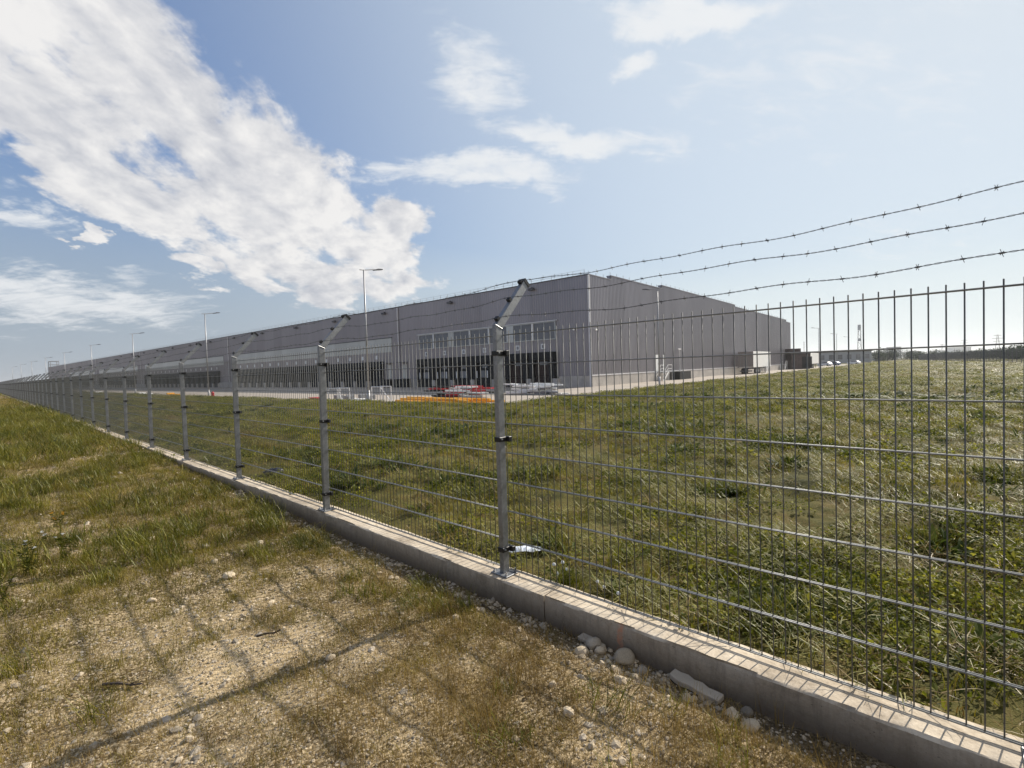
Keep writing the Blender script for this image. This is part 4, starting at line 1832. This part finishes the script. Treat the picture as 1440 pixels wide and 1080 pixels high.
def choose(*pairs):
    """pick a variant range per point: (first, count, weight array) triples"""
    w = np.stack([np.broadcast_to(p[2], pairs[0][2].shape) for p in pairs], 0)
    c = np.cumsum(w / w.sum(0), 0)
    u = RNG.random(w.shape[1])
    k = (u[None] > c).sum(0).clip(0, len(pairs) - 1)
    first = np.array([p[0] for p in pairs])[k]
    cnt = np.array([p[1] for p in pairs])[k]
    return first + (RNG.random(len(k)) * cnt).astype(int)


def emit(name, X, Y, S, H, variants, label, pick=None, tilt=.12, dz=0.0):
    n = len(X)
    Z = terrain(X, Y) + dz
    rot = np.stack([RNG.normal(0, tilt, n), RNG.normal(0, tilt, n), RNG.random(n) * 6.283], -1)
    scl = np.stack([S, S, H], -1)
    idx = RNG.integers(0, len(variants), n) if pick is None else pick
    return scatter(name, np.stack([X, Y, Z], -1), rot, scl, idx, variants, label)


lush = lambda x, y: np.clip(0.42 + 3.0 * (fbm(x + 5, y, 1.1, 4) - 0.45), 0.10, 1.0)
hayd = lambda x, y: np.clip(2.6 * (fbm(x * 1.0 - y * .5, y * 1.7 + x * .3, 0.7, 4) - 0.42), 0.22, 1.0)

# living stubble and grass of the field
X, Y, S, H = field_points([(2.2, 8, 150, .85, .95), (8, 20, 62, 1.25, 1.2), (20, 45, 24, 2.1, 1.15), (45, 100, 6, 4.0, 1.2), (100, 240, 1.0, 9.0, 1.5)], lush)
vs = [blades('v', 46, .13, .025, .085, .0048, (.1, .8), M['field'], 20 + i, .6) for i in range(4)]
vs += [blades('v', 40, .12, .02, .07, .0044, (.2, .9), M['olive' if i else 'dry'], 30 + i, .6) for i in range(2)]
vs += [leaflets('v', 46, .13, .09, .011, M['clover'], 40 + i) for i in range(5)]
nz = fbm(X + 3, Y - 8, 0.8, 4)
nz2 = fbm(X - 13, Y + 5, 0.5, 3)
rr_ = np.hypot(X, Y)
pk = choose((0, 4, np.clip(.35 + 2.5 * (nz2 - .45), .08, 1)), (4, 2, np.clip(.25 + 3.2 * (.5 - nz), .05, 1)), (6, 5, np.clip(.38 + 4.0 * (nz - .46), .04, 1.3) * np.where(rr_ > 40, .5, 1)))
emit('field_grass', X, Y, S, H, vs, 'short green stubble and grass covering the field behind the fence', pk)
# cut hay lying about
X, Y, S, H = field_points([(2.2, 8, 62, .8, 1.0), (8, 20, 24, .9, 1.0), (20, 45, 7, 1.2, 1.0), (45, 100, 1.2, 2.0, 1.0)], hayd)
vs = [blades('v', 40, .19, .04, .15 + .03 * i, .0058, (1.1, 1.5), M['hay'], 50 + i, .7, True) for i in range(5)]
vs += [blades('v', 30, .16, .06, .20, .0045, (1.0, 1.5), M['dry'], 60 + i, .5, True) for i in range(2)]
emit('cut_hay', X, Y, S, H, vs, 'pale cut hay strewn over the mown field', tilt=.08, dz=0.012)
# broad-leaved weeds, with the taller dark clumps of the photograph
weedd = lambda x, y: np.clip(3.0 * (fbm(x + 50, y + 3, 0.8, 3) - 0.52), 0.02, 1.0)
X, Y, S, H = field_points([(2.2, 8, 14, .8, .8), (8, 20, 5, 1.1, 1.0), (20, 45, 1.4, 1.6, .9), (45, 100, .3, 2.6, .9)], weedd)
cl = []
for (px, py, r, n, sc) in ((610, 606, .8, 60, 1.9), (560, 655, .45, 40, 1.5), (745, 668, .35, 34, 1.3), (930, 608, .9, 46, 1.9), (1110, 628, .6, 34, 1.5), (520, 605, .8, 40, 1.7),
                           (650, 680, .35, 26, 1.2), (1010, 560, 1.8, 40, 2.8), (880, 575, 1.4, 40, 2.4), (700, 585, 1.0, 40, 2.0), (1080, 870, .18, 20, .9), (1400, 680, .35, 26, 1.2),
                           (1330, 770, .25, 20, 1.0), (420, 640, .5, 30, 1.3), (1020, 690, .3, 26, 1.1), (770, 770, .2, 18, .9), (800, 830, .15, 18, .8), (1250, 560, 2.0, 40, 3.0), (480, 690, .3, 26, 1.2)):
    c = G(px, py, FIELD_Z)
    for _ in range(n):
        cl.append((c.x + random.gauss(0, r * .55), c.y + random.gauss(0, r * .4), sc * random.uniform(.6, 1.3)))
for _ in range(330):
    x_, y_, r_ = (float(q[0]) for q in fan(1, 3.2, 34))
    if fbm(x_ + 20, y_ + 9, .35, 3) < .46:
        continue
    k_ = random.uniform(.7, 1.25) * (1 + r_ / 60)
    for _k in range(random.randint(4, 9)):
        cl.append((x_ + random.gauss(0, .13) * k_, y_ + random.gauss(0, .10) * k_, k_ * random.uniform(.6, 1.2)))
cl = np.array([q for q in cl if q[1] > PB + .05 and min(to_bl(q[0], q[1])[0] + 30, to_bl(q[0], q[1])[1] + 13) < -.3])
X, Y = np.concatenate([X, cl[:, 0]]), np.concatenate([Y, cl[:, 1]])
S, H = np.concatenate([S, cl[:, 2]]), np.concatenate([H, np.minimum(cl[:, 2], 1.25)])
vs = [rosette('v', 12, .15, .034, M['weed'], 70 + i) for i in range(4)] + [blades('v', 46, .10, .08, .20, .006, (.05, .6), M['green'], 80 + i, .5) for i in range(3)]
emit('field_weeds', X, Y, S, H, vs, 'broad leaved weeds and taller grass clumps in the field')


# verge -----------------------------------------------------------------
def green_mask(x, y):
    m_ = np.zeros_like(x)
    for (px, py, r, g) in ((50, 800, .30, 1.3), (110, 770, .30, 1.0), (350, 735, .35, .8), (570, 830, .14, 1.2), (610, 845, .13, 1.3), (530, 812, .12, 1.1), (250, 700, .5, .7), (440, 760, .3, .8),
                           (20, 610, 3.0, 1.0), (60, 585, 6.0, 1.2), (60, 640, 2.0, .8), (200, 760, .4, .6), (10, 700, .9, .7), (150, 800, .3, .6), (150, 640, 1.4, .6), (380, 715, .25, .9), (285, 893, .05, 1.3), (180, 650, .8, .7), (300, 690, .35, .9), (100, 600, 3.0, .8)):
        c = G(px, py, .14)
        m_ = np.maximum(m_, g * np.exp(-((x - c.x) ** 2 + (y - c.y) ** 2) / (2 * r * r)))
    return np.clip(m_ + (fbm(x, y, 1.6, 3) - .5) * .8, 0, 1)


def verge_points(bands, keep):
    X, Y, S, H = [], [], [], []
    for (r0, r1, dens, sc, hz) in bands:
        n = int(dens * R(70) * (r1 * r1 - r0 * r0))
        x, y, r = fan(n, r0, r1, R(70))
        ok = (y < PF - 0.015) & (RNG.random(n) < keep(x, y))
        X.append(x[ok]); Y.append(y[ok]); S.append(np.full(ok.sum(), sc)); H.append(np.full(ok.sum(), hz))
    X, Y, S, H = map(np.concatenate, (X, Y, S, H))
    jit = RNG.uniform(.65, 1.35, len(X))
    return X, Y, S * jit, H * jit * RNG.uniform(.7, 1.3, len(X))


trench = lambda x, y: 1 - .8 * np.exp(-((y - PF + .07) / .10) ** 2) * (x > -6)
cover = lambda x, y: np.clip(1.0 - 1.0 * bare_mask(x, y), .05, 1) * trench(x, y)
X, Y, S, H = verge_points([(1.0, 3.6, 1100, .55, .60), (3.6, 6, 620, .62, .66), (6, 12, 330, .8, .75), (12, 30, 60, 1.6, 1.0), (30, 70, 6, 3.6, 2.0), (70, 160, 1.2, 7, 3.0)],
                          lambda x, y: cover(x, y) * np.clip(.45 + .35 * sstep(3.5, 6, np.hypot(x, y)) + 1.6 * (fbm(x + 9, y + 4, 1.8, 4) - .36), .06, 1))
vs = [blades('v', 26, .10, .03, .12, .0026, (.05, .8), M['dry'], 100 + i, .7) for i in range(4)] + [blades('v', 34, .10, .02, .09, .0032, (.1, .8), M['olive'], 110 + i, .6) for i in range(3)]
rr_ = np.hypot(X, Y)
wo = np.clip(sstep(2.5, 4.0, rr_) * .85 + sstep(-1.2, -2.6, X) * .25 + (fbm(X, Y + 20, 1.3, 3) - .5) * 1.3, .08, 1)
emit('dry_verge_grass', X, Y, S, H, vs, 'short dry yellowish grass on the verge before the fence', choose((0, 4, 1.05 - wo), (4, 3, wo)))
# thin upright dead stalks, most along the plinth and toward the near right
vs = [blades('v', 16, .09, .06, .17, .0022, (.02, .35), M['dry'], 140 + i, .35) for i in range(4)]
stalkd = lambda x, y: cover(x, y) * np.clip(.06 + .8 * sstep(-2.4, -.6, x) + .5 * np.exp(-((y - PF + .45) / .22) ** 2), 0, 1) * np.clip(3.2 * (fbm(x + 70, y, 2.6, 4) - .40), 0, 1)
X, Y, S, H = verge_points([(1.0, 6, 420, .75, .75)], stalkd)
emit('dead_stalks', X, Y, S, H, vs, 'thin brown dead grass stalks on the near verge')
X, Y, S, H = verge_points([(1.0, 5, 150, .8, .8), (5, 12, 70, 1.2, 1.15), (12, 30, 24, 2.0, 1.6), (30, 70, 6, 3.6, 2.2), (70, 160, 1.2, 7, 3.0)],
                          lambda x, y: cover(x, y) * green_mask(x, y))
vs = [blades('v', 44, .09, .06, .19, .0042, (.05, .6), M['green'], 120 + i, .7) for i in range(4)] + [blades('v', 34, .09, .05, .16, .004, (.1, .7), M['olive'], 130 + i, .7) for i in range(2)]
emit('green_verge_grass', X, Y, S, H, vs, 'taller green grass tufts along the verge and plinth')
# loose gravel
X, Y, S, H = verge_points([(1.0, 3.2, 4200, .0048, .0048), (3.2, 6, 1600, .007, .007), (6, 14, 150, .014, .014)], lambda x, y: np.clip(bare_mask(x, y) * .85 + .22, 0, 1))
X2, Y2, S2, H2 = verge_points([(1.0, 5, 190, .014, .014), (5, 16, 26, .026, .026)], lambda x, y: np.clip(.25 + bare_mask(x, y) * .6, 0, 1) * np.clip(2.4 * fbm(x, y, 1.9, 3) - .7, 0.05, 1))
S, S2 = S * RNG.uniform(.5, 1.7, len(X)), S2 * RNG.uniform(.6, 1.8, len(X2))
n3 = 1500
X3, Y3 = RNG.uniform(-7.5, 2.5, n3), PF - np.abs(RNG.normal(.03, .13, n3)) - .012
ok = RNG.random(n3) < np.clip(2.6 * fbm(X3, Y3, 1.7, 3) - .75, .05, 1)
X3, Y3 = X3[ok], Y3[ok]
S3 = RNG.uniform(.007, .02, len(X3)) * np.where(RNG.random(len(X3)) < .12, 1.7, 1)
X, Y, S = np.concatenate([X, X2, X3]), np.concatenate([Y, Y2, Y3]), np.concatenate([S, S2, S3])
vs = [pebble('v', 200 + i, M['stone'] if i < 4 else M['stone_grey'], 1) for i in range(6)]
emit('gravel', X, Y, S, S, vs, 'loose pale gravel and pebbles on the open verge', tilt=.4)

# ------------------------------------------------------------------ single things on the ground
big = [(885, 919, .066, 'smooth', 'large smooth egg shaped pale stone leaning on the plinth'), (858, 888, .060, 'rough', 'brown rounded stone half buried against the plinth near the orange mark'),
       (843, 913, .043, 'rough', 'angular pale stone beside the egg shaped stone'), (818, 918, .046, 'rough', 'whitish jagged stone below the brown rounded stone'),
       (847, 933, .030, 'rough', 'small pale stone in the group under the orange mark, upper one'), (866, 941, .034, 'rough', 'pale blocky stone just below the egg shaped stone'),
       (893, 953, .036, 'rough', 'tan stone below the egg shaped stone'), (903, 940, .038, 'rough', 'grey stone touching the egg shaped stone on the far side'), (873, 962, .034, 'rough', 'lowest pale stone in the group by the orange mark'),
       (800, 1015, .036, 'rough', 'pale stone alone in the dry grass near the bottom edge'), (777, 972, .030, 'rough', 'white stone in dry grass below the post'), (465, 931, .035, 'smooth', 'round pale stone beside the post shadow'),
       (302, 794, .040, 'rough', 'flat white stone on the verge past the gravel patch'), (322, 815, .055, 'rough', 'pale lump of stone beside the flat white stone'), (214, 850, .036, 'rough', 'white stone at the upper edge of the gravel patch'),
       (365, 770, .050, 'rough', 'low pale stone among dry grass toward the fence'), (1030, 1000, .04, 'rough', 'pale rubble stone at the plinth foot beside the slab'), (1050, 992, .035, 'rough', 'greyish rubble stone near the slab end'),
       (1055, 1018, .045, 'rough', 'white rubble stone below the slab end'), (250, 752, .055, 'rough', 'flat pale stone near the yellow flowers')]
for i, (px, py, r, kd, lab) in enumerate(big):
    c = G(px, py, ZP - .14)
    c.y = min(c.y, PF - r * .95)
    o = pebble('stone', 300 + i, M['stone'] if i not in (1, 7, 17) else M['stone_grey'], 3 if kd == 'smooth' else 2, .12 if kd == 'smooth' else .3, .8 if kd == 'smooth' else .7)
    o.name = 'stone'
    COL.objects.link(o)
    r *= .84
    o.scale = (r, r, r)
    o.rotation_euler = (random.uniform(-.3, .3), random.uniform(-.3, .3), random.uniform(0, 6))
    o.location = (c.x, c.y, zt(c.x, c.y) + r * .26)
    tag(o, lab, 'stone', 'larger stones on the verge')


def rough_slab(name, L, W_, T, mat, seed):
    rg = random.Random(seed)
    b = MB()
    n = 7
    top, bot = [], []
    out = []
    for i in range(n + 1):
        out.append((-L / 2 + L * i / n, -W_ / 2 + rg.uniform(-.12, .12) * W_))
    for i in range(n + 1):
        out.append((L / 2 - L * i / n, W_ / 2 + rg.uniform(-.12, .12) * W_))
    b.prism(out, 'z', 0, T)
    return b.build(name, mat, None, bevel=min(T, W_) * .12)


for (px, py, L, W_, T, rz, lab) in ((978, 966, .25, .06, .028, -.12, 'long broken concrete slab lying at the plinth foot'), (838, 899, .16, .06, .02, -.15, 'flat grey slate piece beside the brown stone')):
    c = G(px, py, ZP - .15)
    c.y = min(c.y, PF - W_ * .6)
    o = rough_slab('slab_fragment', L, W_, T, M['stone_grey'], int(px))
    o.location = (c.x, c.y, zt(c.x, c.y) + .006)
    o.rotation_euler = (.08, .05, rz)
    tag(o, lab, 'slab', 'broken slabs by the plinth')

# sticks
for (px, py, L, rz, mt, lab) in ((378, 893, .13, 1.0, 'bark', 'short dark stick on the gravel crossing a rail shadow'), (172, 965, .22, .6, 'rust', 'reddish dead stem leaning in the gravel patch'), (690, 853, .2, -.2, 'bark', 'dark twig lying at the plinth foot below the post'), (160, 745, .5, .75, 'stone', 'long bleached straw on the verge grass')):
    c = G(px, py, .14)
    b = MB()
    z = zt(c.x, c.y)
    dx, dy = math.cos(rz) * L / 2, math.sin(rz) * L / 2
    b.tube([(-dx, -dy, .012), (-.3 * dx, -.2 * dy, .02), (.4 * dx, .5 * dy, .016), (dx, dy, .03)], .007 if L < .3 else .004, 6, r2=.004 if L < .3 else .002)
    b.tube([(.2 * dx, .3 * dy, .016), (.5 * dx + .02, .4 * dy + .03, .035)], .003, 5, r2=.0015)
    o = b.build('stick', M[mt], None, (c.x, c.y, z))
    tag(o, lab, 'stick', 'sticks and stems on the verge')


# crumpled litter in the field
def crumpled(name, px, py, L, W_, hgt, mat, lab, rz):
    rg = random.Random(int(px))
    n, m_ = 12, 7
    vs, fs = [], []
    for i in range(n):
        for j in range(m_):
            u, v = i / (n - 1) - .5, j / (m_ - 1) - .5
            e = 1 - (2 * u) ** 6 * .3
            vs.append((u * L, v * W_ * e, hgt * (1 - (2 * v) ** 2) * (1 - (2 * u) ** 4) + rg.uniform(-.5, .5) * hgt * .5 + .004))
    for i in range(n - 1):
        for j in range(m_ - 1):
            fs.append((i * m_ + j, (i + 1) * m_ + j, (i + 1) * m_ + j + 1, i * m_ + j + 1))
    b = MB()
    b.add(vs, fs)
    c = G(px, py, FIELD_Z + .03)
    o = b.build(name, mat, None, (c.x, c.y, zt(c.x, c.y) + .035))
    sd = o.modifiers.new('thick', 'SOLIDIFY')
    sd.thickness = .004
    o.rotation_euler = (0, 0, rz)
    tag(o, lab, 'litter')


M['pale_plastic'] = simple('pale_plastic', (0.62, 0.66, 0.74), 0.35, 0, 0.1, 20, .5)
M['navy_plastic'] = simple('navy_plastic', (0.018, 0.02, 0.035), 0.4, 0, 0.2, 20, .5)
crumpled('plastic_litter', 738, 778, .26, .10, .02, M['pale_plastic'], 'crumpled pale blue plastic sheet in the field behind the middle post', .75)
crumpled('dark_bag', 385, 667, .28, .16, .05, M['navy_plastic'], 'crumpled dark plastic bag in the grass past the third post', .7)

# white clover heads by the plinth
for i, (px, py, h) in enumerate(((778, 797, .10), (790, 794, .10), (796, 802, .08), (835, 823, .09), (843, 829, .07), (862, 838, .06), (783, 806, .06))):
    c = G(px, py, ZP + h * .5)
    c.y = max(c.y, PB + .04)
    e = empty('clover_flower', (c.x, c.y, zt(c.x, c.y)))
    tag(e, 'white clover head on a thin stem just behind the plinth past the middle post', 'flower', 'white clover flowers behind the plinth')
    b = MB()
    b.tube([(0, 0, -.01), (.004, .003, h * .6), (0.002, .006, h)], .0015, 5)
    b.build('stem', M['green'], e)
    fl_ = pebble('flower_head', 500 + i, M['white_paint'], 2, .9, 1.0)
    fl_.name = 'flower_head'
    COL.objects.link(fl_)
    fl_.parent = e
    fl_.scale = (.012, .012, .012)
    fl_.location = (.002, .006, h)


# tall green weed with white flower heads on the verge
def tall_weed(px, py, h, lab, seed, nst=9, flowers=6, fmat='white_paint'):
    rg = random.Random(seed)
    c = G(px, py, .14)
    e = empty('wild_plant', (c.x, c.y, zt(c.x, c.y)))
    tag(e, lab, 'plant', 'tall weeds on the verge')
    st, lf, fw = MB(), MB(), MB()
    for i in range(nst):
        a = rg.uniform(0, 6.28)
        hh = h * rg.uniform(.55, 1.05)
        tip = Vector((math.cos(a) * hh * .35, math.sin(a) * hh * .35, hh))
        b0 = Vector((rg.uniform(-.04, .04), rg.uniform(-.04, .04), -.01))
        mid = b0.lerp(tip, .5) + Vector((0, 0, hh * .08))
        st.tube([b0, mid, tip], .0022, 5, r2=.001)
        for k in range(9):
            f = rg.uniform(.1, .95)
            p = b0.lerp(mid, f * 2) if f < .5 else mid.lerp(tip, f * 2 - 1)
            d = Vector((rg.gauss(0, 1), rg.gauss(0, 1), rg.uniform(.1, .9))).normalized()
            w = d.orthogonal().normalized() * rg.uniform(.003, .007)
            L_ = rg.uniform(.03, .07)
            lf.add([p, p + d * L_ * .5 + w, p + d * L_ + Vector((0, 0, -.01)), p + d * L_ * .5 - w], [(0, 1, 2, 3)])
        if i < flowers:
            for k in range(5):
                q = tip + Vector((rg.gauss(0, .007), rg.gauss(0, .007), rg.gauss(0, .003)))
                fw.obox(q, (.005, 0, .001), (0, .005, 0), (0, 0, .002))
    st.build('stem', M['green'], e)
    lf.build('leaf_mass', M['green'], e)
    if flowers:
        fw.build('blossom', M[fmat], e)


tall_weed(40, 812, .34, 'tall green weed with white blossoms at the verge edge nearest the picture border', 1, 14, 5)
tall_weed(95, 790, .26, 'shorter green weed beside the tall white flowering one', 2, 12, 2)
tall_weed(82, 742, .14, 'low weed with yellow blossoms on the verge', 3, 7, 6, 'yellow')
tall_weed(5, 850, .30, 'bushy green weed cut by the picture border', 4, 10, 0)

# ------------------------------------------------------------------ haze over the plain
hz = MB()
hz.box(-9600, 9600, -9600, 9600, -6.0, 75.0)
hm = bpy.data.materials.new('haze_air')
hm.use_nodes = True
ht = hm.node_tree
ht.nodes.clear()
ho = ht.nodes.new('ShaderNodeOutputMaterial')
hv = ht.nodes.new('ShaderNodeVolumePrincipled')
hv.inputs['Color'].default_value = (0.93, 0.95, 0.97, 1)
hv.inputs['Density'].default_value = HAZE
hv.inputs['Anisotropy'].default_value = 0.35
ht.links.new(hv.outputs[0], ho.inputs['Volume'])
hzo = hz.build('haze', hm)
tag(hzo, 'thin pale haze over the plain', None, None, 'stuff')
